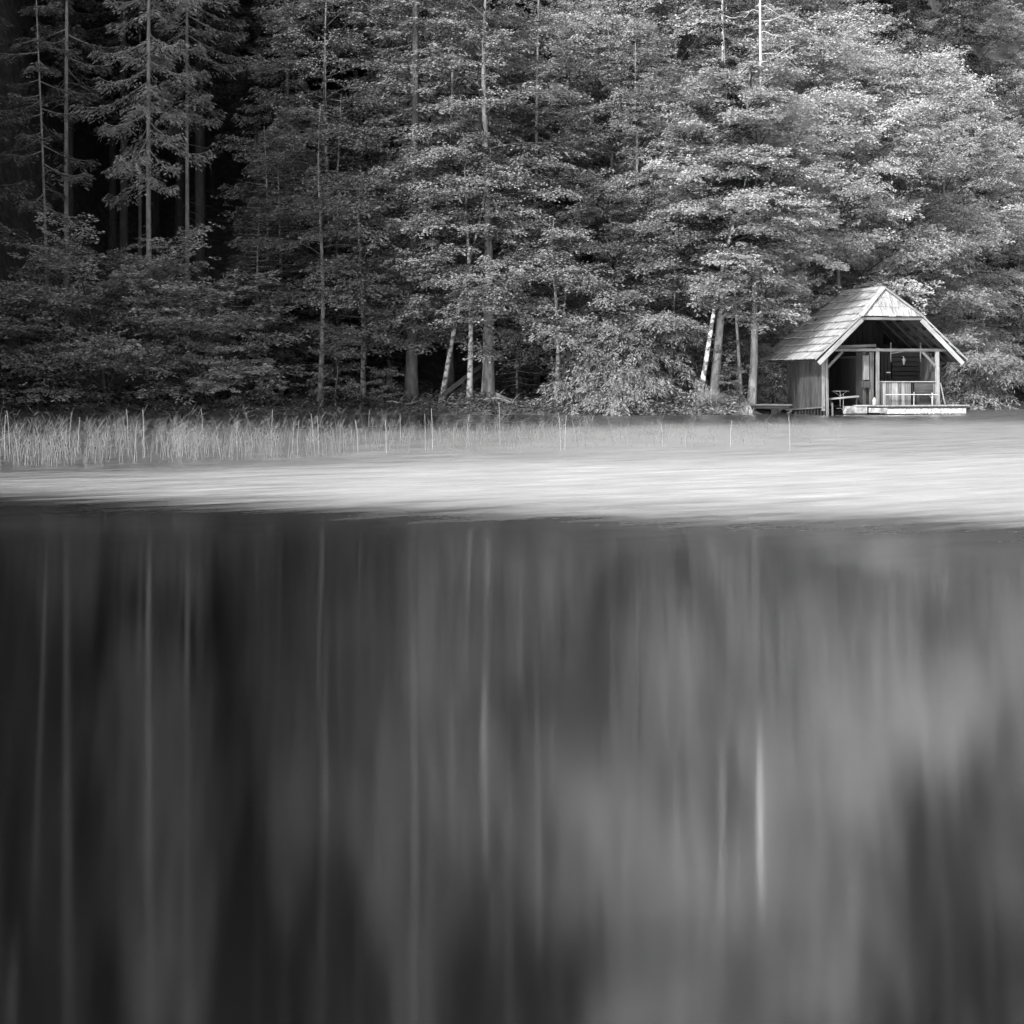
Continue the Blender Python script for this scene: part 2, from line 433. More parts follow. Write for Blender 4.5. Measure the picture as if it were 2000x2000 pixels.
def conifer(name, seed, H, R, z0, nb=80, tr=.17, leaf=(.17, .05), K=15, leafm='needle_dark', bark='bark_grey', lean=(0, 0), dead=14,
            droop=.35, gap=.0, tw=.17, top=.1, wob=.1, dead_lo=None):
    rs = np.random.RandomState(seed)
    wood = Geo(); lf = Geo(); O = []; D = []; Ls = []
    P = trunk_path(rs, H, lean, wob, 16)
    P2 = np.vstack([P[0] - [0, 0, .6], P])
    wood.tube(P2, np.concatenate([[tr * 1.35], trunk_radius(tr, len(P), .35, .06)]), 10, True, .1, rs)
    for i in range(nb):
        if rs.rand() < gap: continue
        s = (i + rs.rand()) / nb
        hz = z0 + (H * .985 - z0) * s
        az = i * 2.4 + rs.uniform(-.6, .6)
        r = R * ((1 - s) ** .75 * (1 - top) + top) * rs.uniform(.55, 1.15) * min(1, .55 + s * 4)
        b = on_path(P, hz)
        t = np.linspace(0, 1, 7)
        hd = np.array([math.cos(az), math.sin(az), 0.])
        Q = b + hd * (r * t)[:, None]
        dr = droop * (1 - s * 1.1)
        Q[:, 2] += r * (-dr * t * 1.6 + dr * .9 * t ** 3 + .12 * s * t)
        wood.tube(Q, .03 * (1 - s * .6) * (1 - t * .85) + .004, 4)
        nt_ = max(3, int(r / tw * 2))
        for j in range(nt_):
            tt = .12 + .88 * (j + rs.rand()) / nt_
            q = np.array([np.interp(tt, t, Q[:, c]) for c in range(3)])
            a3 = az + (1 if j % 2 else -1) * rs.uniform(.5, 1.15) * (1.05 - tt * .6)
            l = min(.85, (1 - tt) * r * .5 + .22) * rs.uniform(.7, 1.15)
            O.append(q); D.append([math.cos(a3), math.sin(a3), rs.uniform(-.5, -.05) * (1 - s)]); Ls.append(l)
    spray_cards(lf, rs, np.array(O), unit(np.array(D)), np.array(Ls), K, leaf, .28, .55, droop * .8, .8)
    lo = z0 * .25 if dead_lo is None else dead_lo
    for i in range(dead):                      # bare dead side branches below the crown
        hz = rs.uniform(lo, z0 + 1.5); az = rs.uniform(0, 2 * PI); r = rs.uniform(.3, 1.3)
        b = on_path(P, hz); t = np.linspace(0, 1, 5)
        Q = b + np.array([math.cos(az), math.sin(az), 0.]) * (r * t)[:, None]
        Q[:, 2] -= r * (.1 * t + .3 * t * t) * rs.uniform(.2, 1.2)
        wood.tube(Q, .013 * (1 - t * .8) + .002, 3, False)
    return {'trunk': wood.mesh(name + '_trunk', M[bark], True), 'crown': lf.mesh(name + '_crown', M[leafm]), 'H': H}

def plant(kind, name, X, Y, label, cat, group=None, rz=0, sc_=1.0, z=None, sz=None):
    z = float(ground_z(X, Y)) if z is None else z
    t = empty(name, (X, Y, z), rz)
    t.scale = (sc_, sc_, sc_ if sz is None else sz)
    tag(t, label, cat, group)
    obj('trunk' if 'bush' not in name else 'stems', kind['trunk'], t)
    if kind.get('limbs'): obj('limbs', kind['limbs'], t)
    obj('crown' if 'bush' not in name else 'foliage', kind['crown'], t)
    return t

K = {}
K['spruceA'] = conifer('spruceA', 11, 27, 3.3, 8.5, 150, .2, leafm='needle_dark', gap=.1, bark='bark_dark')
K['spruceB'] = conifer('spruceB', 12, 25, 2.8, 11.5, 110, .17, leafm='needle_dark', gap=.1, bark='bark_dark')
K['spruceC'] = conifer('spruceC', 13, 24, 3.4, 4.5, 150, .2, leafm='needle_dark', gap=.08, bark='bark_dark')
K['spruceM'] = conifer('spruceM', 14, 20, 3.3, 2.5, 130, .17, leafm='needle_mid', bark='bark_dark', gap=.08, droop=.5)
K['young'] = conifer('young', 15, 9.5, 2.2, .7, 80, .09, leaf=(.14, .036), leafm='needle_dark', dead=0, droop=.15)
K['beechA'] = broadleaf('beechA', 21, 10, 3.2, 1.6, 38, 7, 5, leafm='leaf_dark', tr=.09, up=.45, droop=.3)
K['beechB'] = broadleaf('beechB', 22, 16, 4.2, 3.0, 46, 8, 5, leafm='leaf_mid', tr=.15, up=.5, droop=.25)
K['lightA'] = broadleaf('lightA', 31, 16, 4.3, 2.6, 48, 9, 6, K=46, leaf=(.09, .052), sprl=(.4, .85), jit=.7, wild=1.0, leafm='leaf_light', tr=.15, up=.55, droop=.2)
K['lightB'] = broadleaf('lightB', 32, 14, 4.6, 2.0, 46, 9, 6, K=46, leaf=(.09, .052), sprl=(.4, .85), jit=.7, wild=1.0, leafm='leaf_light', tr=.14, up=.7, droop=.15)
K['paleA'] = broadleaf('paleA', 33, 15, 4.4, 1.5, 48, 9, 6, K=46, leaf=(.09, .052), sprl=(.4, .85), jit=.7, wild=1.0, leafm='leaf_pale', tr=.13, up=.6, droop=.2)
K['bushA'] = broadleaf('bushA', 41, 5.4, 3.1, .5, 40, 7, 5, wild=.9, leafm='leaf_bush', bark='bark_dark', tr=.045, up=1.0, droop=.12, stems=4, leaf=(.12, .06), prof=(.35, .5))
K['bushB'] = broadleaf('bushB', 42, 4.6, 2.6, .3, 30, 7, 5, leafm='leaf_bush', bark='bark_dark', tr=.04, up=.8, droop=.2, stems=3, leaf=(.12, .06), prof=(.35, .5))
K['willow'] = broadleaf('willow', 43, 4.8, 2.6, .6, 34, 7, 5, leafm='leaf_mid', tr=.07, up=.4, droop=.75, stems=3, leaf=(.16, .035), prof=(.3, .6))
K['sapling'] = broadleaf('sapling', 44, 3.2, 1.3, .6, 16, 5, 4, leafm='leaf_mid', tr=.025, up=.6, droop=.25, leaf=(.12, .06), K=16)

def put(kind, name, px, Y, label, cat='tree', group=None, rz=0, s=1.0, sz=None):
    return plant(K[kind], name, at(px, Y), Y, label, cat, group, rz, s, None, sz)

# ------------------------------------------------------------------ boathouse
BX, BY, BR = 10.72, 60.0, math.radians(15)
bc, bs = math.cos(BR), math.sin(BR)
def U(px, v=0.0):
    k = (px - 1000) / F_PX; X0 = BX - bs * v; Y0 = BY + bc * v
    return (k * Y0 - X0) / (bc - k * bs)
def Zb(py, u=2.0, v=0.0):
    return H_CAM + (HOR - py) / F_PX * (BY + bs * u + bc * v)
def B(px, py, v=0.0):
    u = U(px, v); return Vector((u, v, Zb(py, u, v)))

bh = tag(empty('boathouse', (BX, BY, 0), BR), 'weathered open-fronted wooden boathouse with a shingled half-hipped roof', 'boathouse')
_bm = {}
def board(name, p0, p1, wd, th, mat, parent, up=(0, -1, 0), bev=.006):
    """board from p0 to p1 (local coordinates of parent's frame); wd across, th along up"""
    p0, p1 = Vector(p0), Vector(p1); d = p1 - p0; ln = d.length
    key = (round(ln, 2), round(wd, 3), round(th, 3), mat)
    if key not in _bm:
        rs = np.random.RandomState(len(_bm))
        a, b, c = ln / 2, wd / 2, th / 2; e = min(bev, b * .4, c * .4)
        # eight-sided section gives worn edges
        sec = [(-b + e, -c), (b - e, -c), (b, -c + e), (b, c - e), (b - e, c), (-b + e, c), (-b, c - e), (-b, -c + e)]
        V = []
        for x in (-a, 0, a):
            dz = rs.uniform(-.004, .004)
            V += [(x, y + dz, z + (dz if x == 0 else 0)) for y, z in sec]
        Q = []
        for i in range(2):
            for j in range(8): Q.append([i * 8 + j, i * 8 + (j + 1) % 8, (i + 1) * 8 + (j + 1) % 8, (i + 1) * 8 + j])
        me = bpy.data.meshes.new(name)
        me.from_pydata(V, [], Q + [list(range(7, -1, -1)), list(range(16, 24))]); me.materials.append(M[mat])
        _bm[key] = me
    o = bpy.data.objects.new(name, _bm[key]); C.objects.link(o)
    x = d.normalized(); z = Vector(up); z = (z - x * z.dot(x)).normalized(); y = z.cross(x)
    m = Matrix((x, y, z)).transposed().to_4x4(); m.translation = (p0 + p1) / 2
    o.matrix_local = m
    o.parent = parent
    return o
rb = random.Random(5)

# roof: soffit boards as the roof mesh, shingles as its children
UC, ZE, ZK, ZR = 2.32, 1.93, 3.44, 4.40
UL, UR, UK1, UK2 = -.54, 5.16, 1.17, 3.47
VF, VB, VR0, VR1 = -.40, 4.6, .2, 3.35
rv = [(UL, VF, ZE), (UK1, VF, ZK), (UC, VR0, ZR), (UC, VR1, ZR), (UL, VB, ZE), (UK2, VF, ZK), (UR, VF, ZE), (UR, VB, ZE)]
rf = [[0, 1, 2, 3, 4], [6, 7, 3, 2, 5], [1, 5, 2], [4, 3, 7]]
rm = bpy.data.meshes.new('roof'); rm.from_pydata(rv, [], rf); rm.materials.append(M['wood_black'])
roof = obj('roof', rm, bh, (0, 0, -.06))
sm = roof.modifiers.new('thickness', 'SOLIDIFY'); sm.thickness = .03; sm.offset = -1
def slope_pt(side, t, v):            # t 0 eave .. 1 ridge
    u = UL + (UC - UL) * t if side < 0 else UR + (UC - UR) * t
    return Vector((u, v, ZE + (ZR - ZE) * t))
def v_front(t):                       # front verge follows the hip near the ridge
    tk = (ZK - ZE) / (ZR - ZE)
    return VF if t < tk else VF + (VR0 - VF) * (t - tk) / (1 - tk)
NC = 9
right_geo = Geo()
for side in (-1, 1):
    nrm = Vector((-(ZR - ZE), 0, (UC - UL))).normalized() if side < 0 else Vector(((ZR - ZE), 0, (UR - UC))).normalized()
    for c in range(NC + 1):
        t0 = c / (NC + .45); t1 = min(1.0, t0 + 1.28 / (NC + .45))
        if c == NC: t0 = .957; t1 = 1.0
        v1 = VB + (VR1 - VB) * t0
        v = v_front(min(1, (t0 + t1) / 2 + .07)) - .02 if side < 0 or t0 < .5 else v_front(t1) + .05
        while v < v1 - .06:
            wd = min(rb.choice([.17, .2, .23, .26, .3]), v1 - v)
            if wd < .08: break
            sag = .015 * math.sin(PI * (v + .4) / 4.4)
            off = nrm * (.030 + rb.uniform(-.003, .005))
            a = slope_pt(side, t0 + rb.uniform(-.004, .004), v + wd / 2) + off + nrm * .06 - Vector((0, 0, sag))
            b = slope_pt(side, t1, v + wd / 2) + nrm * .016 - Vector((0, 0, sag))
            if side < 0:
                board('shingle', a, b, wd - .01, .04, 'shingle', roof, up=nrm, bev=.003)
            else:
                x = (b - a).normalized(); z = nrm; y = z.cross(x)
                R3 = Matrix((x, y, z)).transposed()
                right_geo.box((a + b) / 2, ((b - a).length / 2, wd / 2 - .004, .012), R3)
            v += wd
tag(obj('shingles', right_geo.mesh('shingles_right', M['shingle']), roof), None, None, None, 'stuff')
hn = Vector((0, -(ZR - ZK), (VR0 - VF))).normalized()
def hip_pt(u, t, o):
    return Vector((u, VF + (VR0 - VF) * t, ZK + (ZR - ZK) * t)) + hn * o
HW = (UK2 - UK1) / 2
for c in range(3):                    # front hip, three courses of boards cut to the hip lines
    t0 = c / 3; t1 = min(1, t0 + .40); n_ = [9, 7, 5][c]
    lim = lambda u: max(t0 + .01, min(t1, 1 - abs(u - UC) / HW))
    h0 = HW * (1 - t0)
    for i in range(n_):
        ua = UC - h0 + 2 * h0 * i / n_ + .005; ub = UC - h0 + 2 * h0 * (i + 1) / n_ - .005
        jt_ = rb.uniform(-.015, .015)
        bot = [hip_pt(ua, t0 + jt_, .03), hip_pt(ub, t0 + jt_, .03)]
        us = [ub] + ([UC] if ua < UC < ub else []) + [ua]
        topp = [hip_pt(u, lim(u), .008) for u in us]
        P = bot + topp; k = len(P)
        V = P + [p + hn * .028 for p in P]
        F = [list(range(k))[::-1], list(range(k, 2 * k))] + [[j, (j + 1) % k, k + (j + 1) % k, k + j] for j in range(k)]
        me = bpy.data.meshes.new('shingle')
        cc = sum(P, Vector()) / k; ax = Matrix(((0, 0, 1), (1, 0, 0), (0, 1, 0))).transposed()
        rot = Vector((1, 0, 0)).rotation_difference((hip_pt(UC, 1, 0) - hip_pt(UC, 0, 0)).normalized()).to_matrix()
        me.from_pydata([rot.inverted() @ (v - cc) for v in V], [], F); me.materials.append(M['shingle'])
        o = bpy.data.objects.new('shingle', me); C.objects.link(o)
        m4 = rot.to_4x4(); m4.translation = cc; o.matrix_local = m4; o.parent = roof
# caps along ridge, hips and verges
for name, p, q, wd in (('ridge_cap', (UC - .07, VR0 - .05, ZR + .06), (UC - .07, VR1 + .05, ZR + .06), .2),):
    board(name, p, q, wd, .03, 'wood_pale', roof, up=(-.6, 0, .8))
    board(name, (UC + .07, VR0, ZR + .06), (UC + .07, VR1, ZR + .06), wd, .03, 'wood_pale', roof, up=(.6, 0, .8))
board('hip_cap', (UK1 - .03, VF - .04, ZK + .03), (UC - .02, VR0 - .02, ZR + .09), .21, .03, 'wood_pale', roof, up=(-.5, -.5, .7))
board('hip_cap', (UK2 + .03, VF - .04, ZK + .03), (UC + .02, VR0 - .02, ZR + .09), .21, .03, 'wood_pale', roof, up=(.5, -.5, .7))
board('barge_board', (UL + .12, VF - .01, ZE - .1), (UK1 + .03, VF - .01, ZK - .10), .16, .035, 'wood_pale', roof)
board('barge_board', (UR - .12, VF - .01, ZE - .1), (UK2 - .03, VF - .01, ZK - .10), .16, .035, 'wood_pale', roof)
board('verge_strip', (UL - .02, VF - .05, ZE + .035), (UK1, VF - .05, ZK + .035), .045, .03, 'wood_pale', roof)
board('verge_strip', (UR + .02, VF - .05, ZE + .035), (UK2, VF - .05, ZK + .035), .045, .03, 'wood_pale', roof)
board('verge_strip', (UL - .02, VB + .02, ZE + .06), (UC - .1, VR1 + .02, ZR + .05), .1, .03, 'wood_dark', roof, up=(-.6, .2, .7))
board('fascia_board', (UK1, VF - .01, ZK - .07), (UK2, VF - .01, ZK - .07), .09, .03, 'wood_grey', roof)
for i in range(5):                    # rafters under the right slope
    v = -.05 + i * .75
    for s in (-1, 1):
        e = slope_pt(s, .05, v); r_ = slope_pt(s, .96, max(v, .35)); dn = Vector((0, 0, -.16))
        board('rafter', e + dn, r_ + dn, .12, .09, 'wood_inner_shaded', roof, up=(0, -1, 0))
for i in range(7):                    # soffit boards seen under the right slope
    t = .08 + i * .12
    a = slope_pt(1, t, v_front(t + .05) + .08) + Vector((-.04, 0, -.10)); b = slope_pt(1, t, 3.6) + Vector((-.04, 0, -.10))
    board('soffit_board', a, b, .3, .02, 'wood_inner_shaded', roof, up=(.67, 0, .74))

# side wall toward the left
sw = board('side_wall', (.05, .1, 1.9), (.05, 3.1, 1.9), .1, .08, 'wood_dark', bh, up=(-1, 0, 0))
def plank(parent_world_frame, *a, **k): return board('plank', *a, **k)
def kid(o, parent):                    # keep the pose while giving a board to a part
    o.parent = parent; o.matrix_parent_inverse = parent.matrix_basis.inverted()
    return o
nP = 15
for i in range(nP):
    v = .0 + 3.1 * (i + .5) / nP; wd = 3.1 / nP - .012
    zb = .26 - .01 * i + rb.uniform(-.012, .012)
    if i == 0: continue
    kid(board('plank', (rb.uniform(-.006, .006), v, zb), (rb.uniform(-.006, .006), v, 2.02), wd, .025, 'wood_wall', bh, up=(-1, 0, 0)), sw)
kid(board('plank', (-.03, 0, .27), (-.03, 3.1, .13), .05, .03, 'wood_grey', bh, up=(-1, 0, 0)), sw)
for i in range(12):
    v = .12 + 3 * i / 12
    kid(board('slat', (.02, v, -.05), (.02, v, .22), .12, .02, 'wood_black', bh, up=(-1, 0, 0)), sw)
board('corner_board', (-.025, .06, .14), (-.025, .06, 1.98), .12, .03, 'wood_grey', bh, up=(-.5, -.8, 0))
board('post', (.09, -.03, -.6), (.06, .0, 2.06), .08, .08, 'wood_grey', bh)
board('post', (.24, -.12, -.3), (.22, -.12, .42), .05, .04, 'wood_grey', bh)
# frame of the front
board('beam', B(1628, 683.5, -.02), B(1852, 684, -.02), .095, .1, 'wood_grey', bh)
board('beam', B(1638, 677, .5), B(1710, 675, .5), .1, .1, 'wood_grey', bh)
board('post', B(1714, 792), B(1714, 680), .105, .1, 'wood_grey', bh)
board('post', B(1832, 792), B(1830, 686), .12, .11, 'wood_pale', bh)
board('post', B(1702, 790, .35), B(1702, 688, .35), .14, .1, 'wood_grey', bh)
board('brace', B(1616, 718, .0), B(1645, 687, .0), .085, .08, 'wood_grey', bh)
board('brace', B(1830, 719, .0), B(1801, 686, .0), .085, .08, 'wood_grey', bh)
# back wall, right wall, partition and inner wall of the right-hand room; near-black boards carry painted interior shade
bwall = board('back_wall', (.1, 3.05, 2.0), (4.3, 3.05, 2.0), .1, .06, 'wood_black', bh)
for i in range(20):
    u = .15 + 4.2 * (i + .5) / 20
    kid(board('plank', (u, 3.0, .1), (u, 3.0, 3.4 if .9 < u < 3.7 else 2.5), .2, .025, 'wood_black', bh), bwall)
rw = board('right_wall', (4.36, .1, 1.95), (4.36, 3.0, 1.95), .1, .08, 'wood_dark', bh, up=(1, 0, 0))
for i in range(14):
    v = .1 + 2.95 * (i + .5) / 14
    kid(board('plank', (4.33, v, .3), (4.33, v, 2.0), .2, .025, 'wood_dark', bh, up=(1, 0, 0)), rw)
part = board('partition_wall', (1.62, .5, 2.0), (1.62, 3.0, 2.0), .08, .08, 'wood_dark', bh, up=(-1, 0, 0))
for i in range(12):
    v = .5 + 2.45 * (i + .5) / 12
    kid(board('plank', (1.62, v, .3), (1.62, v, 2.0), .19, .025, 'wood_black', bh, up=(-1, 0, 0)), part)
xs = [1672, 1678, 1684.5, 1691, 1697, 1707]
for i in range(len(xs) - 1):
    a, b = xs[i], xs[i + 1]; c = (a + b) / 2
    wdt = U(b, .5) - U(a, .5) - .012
    kid(board('plank', B(c, 791, .5), B(c, 688, .5), wdt, .03, 'wood_dark' if i in (2, 4) else 'wood_inner_shaded', bh), part)
board('cupboard', B(1691, 742, .36), B(1691, 694, .36), .19, .14, 'wood_grey', bh)
board('cupboard', B(1691, 757, .36), B(1691, 744, .36), .22, .2, 'wood_dark', bh)
inner = board('inner_wall', B(1721, 688, 1.4), B(1832, 688, 1.4), .08, .06, 'wood_dark', bh)
for i in range(7):                       # horizontal boards of the shutter wall
    y = 693 + i * 9.2
    kid(board('plank', B(1742, y, 1.36), B(1806, y, 1.36), .145, .03, 'wood_inner_shaded', bh), inner)
for i in range(3):
    kid(board('plank', B(1723 + i * 7, 752, 1.33), B(1723 + i * 7, 688, 1.33), .115, .03, 'wood_inner_shaded', bh), inner)
for i in range(4):
    kid(board('plank', B(1812 + i * 6, 752, 1.33), B(1812 + i * 6, 688, 1.33), .1, .03, 'wood_grey', bh), inner)
for y in (0, 1, 2, 3, 4):
    kid(board('plank', B(1721, 752 + y * 9, 1.5), B(1832, 752 + y * 9, 1.5), .15, .03, 'wood_black', bh), inner)
hook = board('door_latch', B(1731, 727.5, 1.3), B(1739, 727.5, 1.3), .04, .03, 'metal_white', bh)
# front half wall with its rail
xs = np.linspace(1718, 1779, 11)
par = board('parapet', B(1717, 745.5, .05), B(1832, 745.5, .05), .035, .1, 'wood_pale', bh)
for a, b in zip(xs[:-1], xs[1:]):
    c = (a + b) / 2
    kid(board('plank', B(c, 791.5, .06), B(c, 747, .06), U(b) - U(a) - .01, .025, 'wood_pale' if rb.random() < .45 else 'wood_grey', bh), par)
kid(board('plank', B(1782, 791.5, .1), B(1782, 747, .1), .08, .02, 'wood_black', bh), par)  # near-black strip whose colour stands in for the shade in a gap
for c in (1823.5, 1828):
    kid(board('plank', B(c, 791.5, .06), B(c, 749, .06), .075, .025, 'wood_grey', bh), par)
kid(board('panel', B(1786, 758, .05), B(1822, 758, .05), .36, .03, 'wood_dark', bh), par)
kid(board('panel', B(1786, 781, .3), B(1822, 781, .3), .38, .03, 'wood_dark', bh), par)
# floor and landing stage
deck = tag(empty('landing_stage', (BX, BY, 0), BR), 'low wooden landing stage on pale floats in front of the boathouse parapet', 'landing stage')
u0, u1 = U(1712, -.35), U(1890, -.35)
for i in range(int((4.9) / .16)):
    pass
zt = .335
nb_ = 26
for i in range(nb_):                     # deck boards run back from the edge
    u = u0 + (u1 - u0) * (i + .5) / nb_
    board('deck_board', (u, -.42 + rb.uniform(-.012, .012), zt - .02), (u, 1.25 if u < 4.2 else 1.3, zt - .02), (u1 - u0) / nb_ - .01, .04, 'wood_pale', deck, up=(0, 0, 1))
board('edge_beam', (u0 + .1, -.33, zt - .085), (u1 - .03, -.33, zt - .085), .07, .09, 'wood_dark', deck)
xb = np.linspace(1731, 1887, 8)
for a, b in zip(xb[:-1], xb[1:]):
    ua, ub = U(a, -.36), U(b, -.36)
    board('float_block', (ua + .006, -.12, .135), (ub - .006, -.12, .135), .19, .48, 'float_white', deck, bev=.015)
board('edge_beam', (U(1699, -.3), -.3, .16), (U(1730.5, -.3), -.3, .16), .17, .2, 'concrete', deck, bev=.02)
for c in (1812, 1865, 1722):
    board('pile', (U(c, -.2), -.1, -.9), (U(c, -.2), -.1, .03), .12, .12, 'wood_black', deck)
fl = board('floor', (U(1668, .5), 1.6, .28), (4.3, 1.6, .28), 2.7, .05, 'wood_dark', bh, up=(0, 0, 1))
sill = board('sill_block', (U(1650, .35), .35, .17), (U(1690, .35), .35, .17), .26, .3, 'concrete', bh, bev=.03)
kid(board('threshold', B(1668, 792.3, .3), B(1712, 792.3, .3), .05, .28, 'wood_pale', bh), sill)
# shelf and small table inside the boat slot
o = board('shelf_plank', (0, 0, 0), (1.0, 0, 0), .06, .26, 'wood_pale', None)
a, b = B(1620, 779, .25), B(1675, 774, .25)
sp = tag(empty('plank_shelf', (BX, BY, 0), BR), 'narrow pale plank spanning the boat slot below the small table', 'shelf')
bpy.data.objects.remove(o)
board('plank', a, b, .055, .26, 'wood_pale', sp)
for u_ in (1622, 1673): board('bracket', B(u_, 781 if u_ < 1650 else 777, .3), B(u_, 792, .3), .05, .05, 'wood_dark', sp)
g = Geo(); tb = tag(empty('small_table', (BX, BY, 0), BR), 'small round table with a thin stem standing in the dark boat slot', 'table')
c = B(1641, 763, .9)
th = np.arange(16) * 2 * PI / 16
g.tube([c - Vector((0, 0, .03)), c - Vector((0, 0, .029)), c + Vector((0, 0, .0)), c + Vector((0, 0, .001))], [.02, .31, .32, .02], 16)
obj('table_top', g.mesh('table_top', M['concrete']), tb)
g = Geo(); g.tube([c - Vector((0, 0, .03)), c - Vector((0, 0, .6))], [.02, .02], 8); g.tube([c - Vector((0, 0, .6)), c - Vector((0, 0, .63))], [.12, .16], 12)
for s in (-1, 1): g.tube([c + Vector((s * .25, 0, -.03)), c + Vector((s * .1, 0, -.12)), c + Vector((0, 0, -.2))], [.012, .012, .012], 6)
obj('stem', g.mesh('stem', M['metal_dark']), tb)
# hanging anchor chain
g = Geo(); q = B(1647, 768, -.02)
for i in range(12):
    z0_ = q.z - i * .045
    g.tube([(q.x, q.y, z0_), (q.x + (.008 if i % 2 else 0), q.y + (0 if i % 2 else .008), z0_ - .026), (q.x, q.y, z0_ - .05)], [.006, .009, .006], 6)
g.tube([(q.x - .05, q.y, q.z - .53), (q.x, q.y, q.z - .6), (q.x + .05, q.y, q.z - .53)], [.008, .016, .008], 6)
ch = obj('hanging_chain', g.mesh('hanging_chain', M['metal_dark']), None, (BX, BY, 0), (0, 0, BR))
tag(ch, 'thin chain with a small hook hanging in front of the plank shelf', 'chain')
# canister
g = Geo(); q = B(1708, 791.5, .2)
g.tube([q, q + Vector((0, 0, .005)), q + Vector((0, 0, .19)), q + Vector((0, 0, .23)), q + Vector((0, 0, .235)), q + Vector((0, 0, .27))], [.06, .068, .068, .04, .025, .025], 14)
tag(obj('canister', g.mesh('canister', M['metal_white'], True), None, (BX, BY, 0), (0, 0, BR)), 'small white canister on the threshold beside the middle post', 'canister')
# lantern
ln_ = tag(empty('lantern', (BX, BY, 0), BR), 'white lantern hanging on the dark board wall above the parapet', 'lantern')
q = B(1765.5, 705, 1.2)
g = Geo(); g.tube([q + Vector((0, 0, .045)), q + Vector((0, 0, -.02)), q + Vector((0, 0, -.075))], [.058, .05, .034], 8); obj('glass', g.mesh('lantern_glass', M['metal_dark']), ln_)
g = Geo()
for i in range(6):
    a_ = i * PI / 3; e = Vector((math.cos(a_), math.sin(a_), 0))
    g.tube([q + e * .06 + Vector((0, 0, .05)), q + e * .036 + Vector((0, 0, -.08))], [.006, .006], 5)
g.tube([q + Vector((0, 0, -.075)), q + Vector((0, 0, -.1)), q + Vector((0, 0, -.14))], [.04, .03, .004], 8)
obj('frame', g.mesh('lantern_frame', M['metal_white']), ln_)
g = Geo(); g.tube([q + Vector((0, 0, .04)), q + Vector((0, 0, .055)), q + Vector((0, 0, .1)), q + Vector((0, 0, .115))], [.08, .075, .03, .012], 8)
g.tube([q + Vector((0, 0, .11)), q + Vector((-.02, .02, .16)), q + Vector((-.02, .1, .17))], [.018, .02, .018], 8)
obj('cap', g.mesh('lantern_cap', M['metal_white']), ln_)
# hanging rods
hr = tag(empty('hanging_rack', (BX, BY, 0), BR), 'pair of pale vertical rods with a slanting bar hung under the front beam', 'rack')
for px in (1740, 1798):
    board('rod', B(px, 707, .3), B(px, 669, .3), .035, .03, 'wood_grey', hr)
board('slanting_bar', B(1740, 690.5, .27), B(1770, 685, .27), .025, .02, 'wood_grey', hr)
# folding trestle with white rail
tr_ = tag(empty('metal_trestle', (BX, BY, 0), BR), 'white metal trestle rail standing on the landing stage before the parapet', 'trestle')
board('rail', B(1730, 770.5, -.12), B(1831, 770.5, -.12), .028, .03, 'metal_white', tr_)
for px, y0 in ((1785, 766), (1820.5, 767)): board('leg', B(px, 792.5, -.10), B(px, y0, -.10), .026, .026, 'metal_white', tr_)
for px, d_ in ((1737, 5), (1744, 3), (1815, 4)): board('strut', B(px, 771, -.12), B(px + d_, 777, -.12), .016, .016, 'metal_dark', tr_)
# pole leaning on the right post
lp = board('leaning_pole', B(1837, 748, -.05), B(1846, 790, -.15), .03, .03, 'wood_pale', None)
lp.matrix_basis = Matrix.Translation((BX, BY, 0)) @ Matrix.Rotation(BR, 4, 'Z') @ lp.matrix_basis
tag(lp, 'thin pale pole leaning against the right corner post of the boathouse', 'pole')

# jetty from the bank to the boathouse
jt = tag(empty('jetty', (0, 0, 0)), 'narrow plank jetty running from the grassy bank to the boathouse side wall', 'jetty')
Yj = 61.6; x0, x1 = at(1447, Yj), at(1541, Yj)
for i in range(4): board('plank', (x0 + rb.uniform(-.1, .1), Yj + i * .2, zat(790.5, Yj)), (x1 + .1, Yj + i * .2, zat(791, Yj)), .19, .05, 'wood_grey', jt, up=(0, 0, 1))
board('beam', (x0 + .5, Yj - .02, zat(795, Yj)), (x1, Yj - .02, zat(795.5, Yj)), .11, .08, 'wood_black', jt)
board('support_post', (at(1512, Yj), Yj + .06, -.6), (at(1512, Yj), Yj + .06, zat(797, Yj)), .2, .2, 'wood_black', jt)
# rail on the far bank to the right
rl = tag(empty('handrail', (0, 0, 0)), 'long pale wooden handrail along the far bank at the right edge', 'handrail')
Yr = 88.0
for a, b, y in ((1868, 1893, 745), (1895, 1903, 746), (1948, 1975, 745), (1976, 2030, 745)):
    board('rail', (at(a, Yr), Yr, zat(y, Yr)), (at(b, Yr), Yr, zat(y, Yr)), .08, .06, 'wood_pale', rl)
for px in (1866, 1894, 1950, 1976, 2010):
    board('post', (at(px, Yr), Yr + .08, zat(785, Yr) - .3), (at(px, Yr), Yr + .08, zat(744.5, Yr)), .08, .08, 'wood_dark', rl)
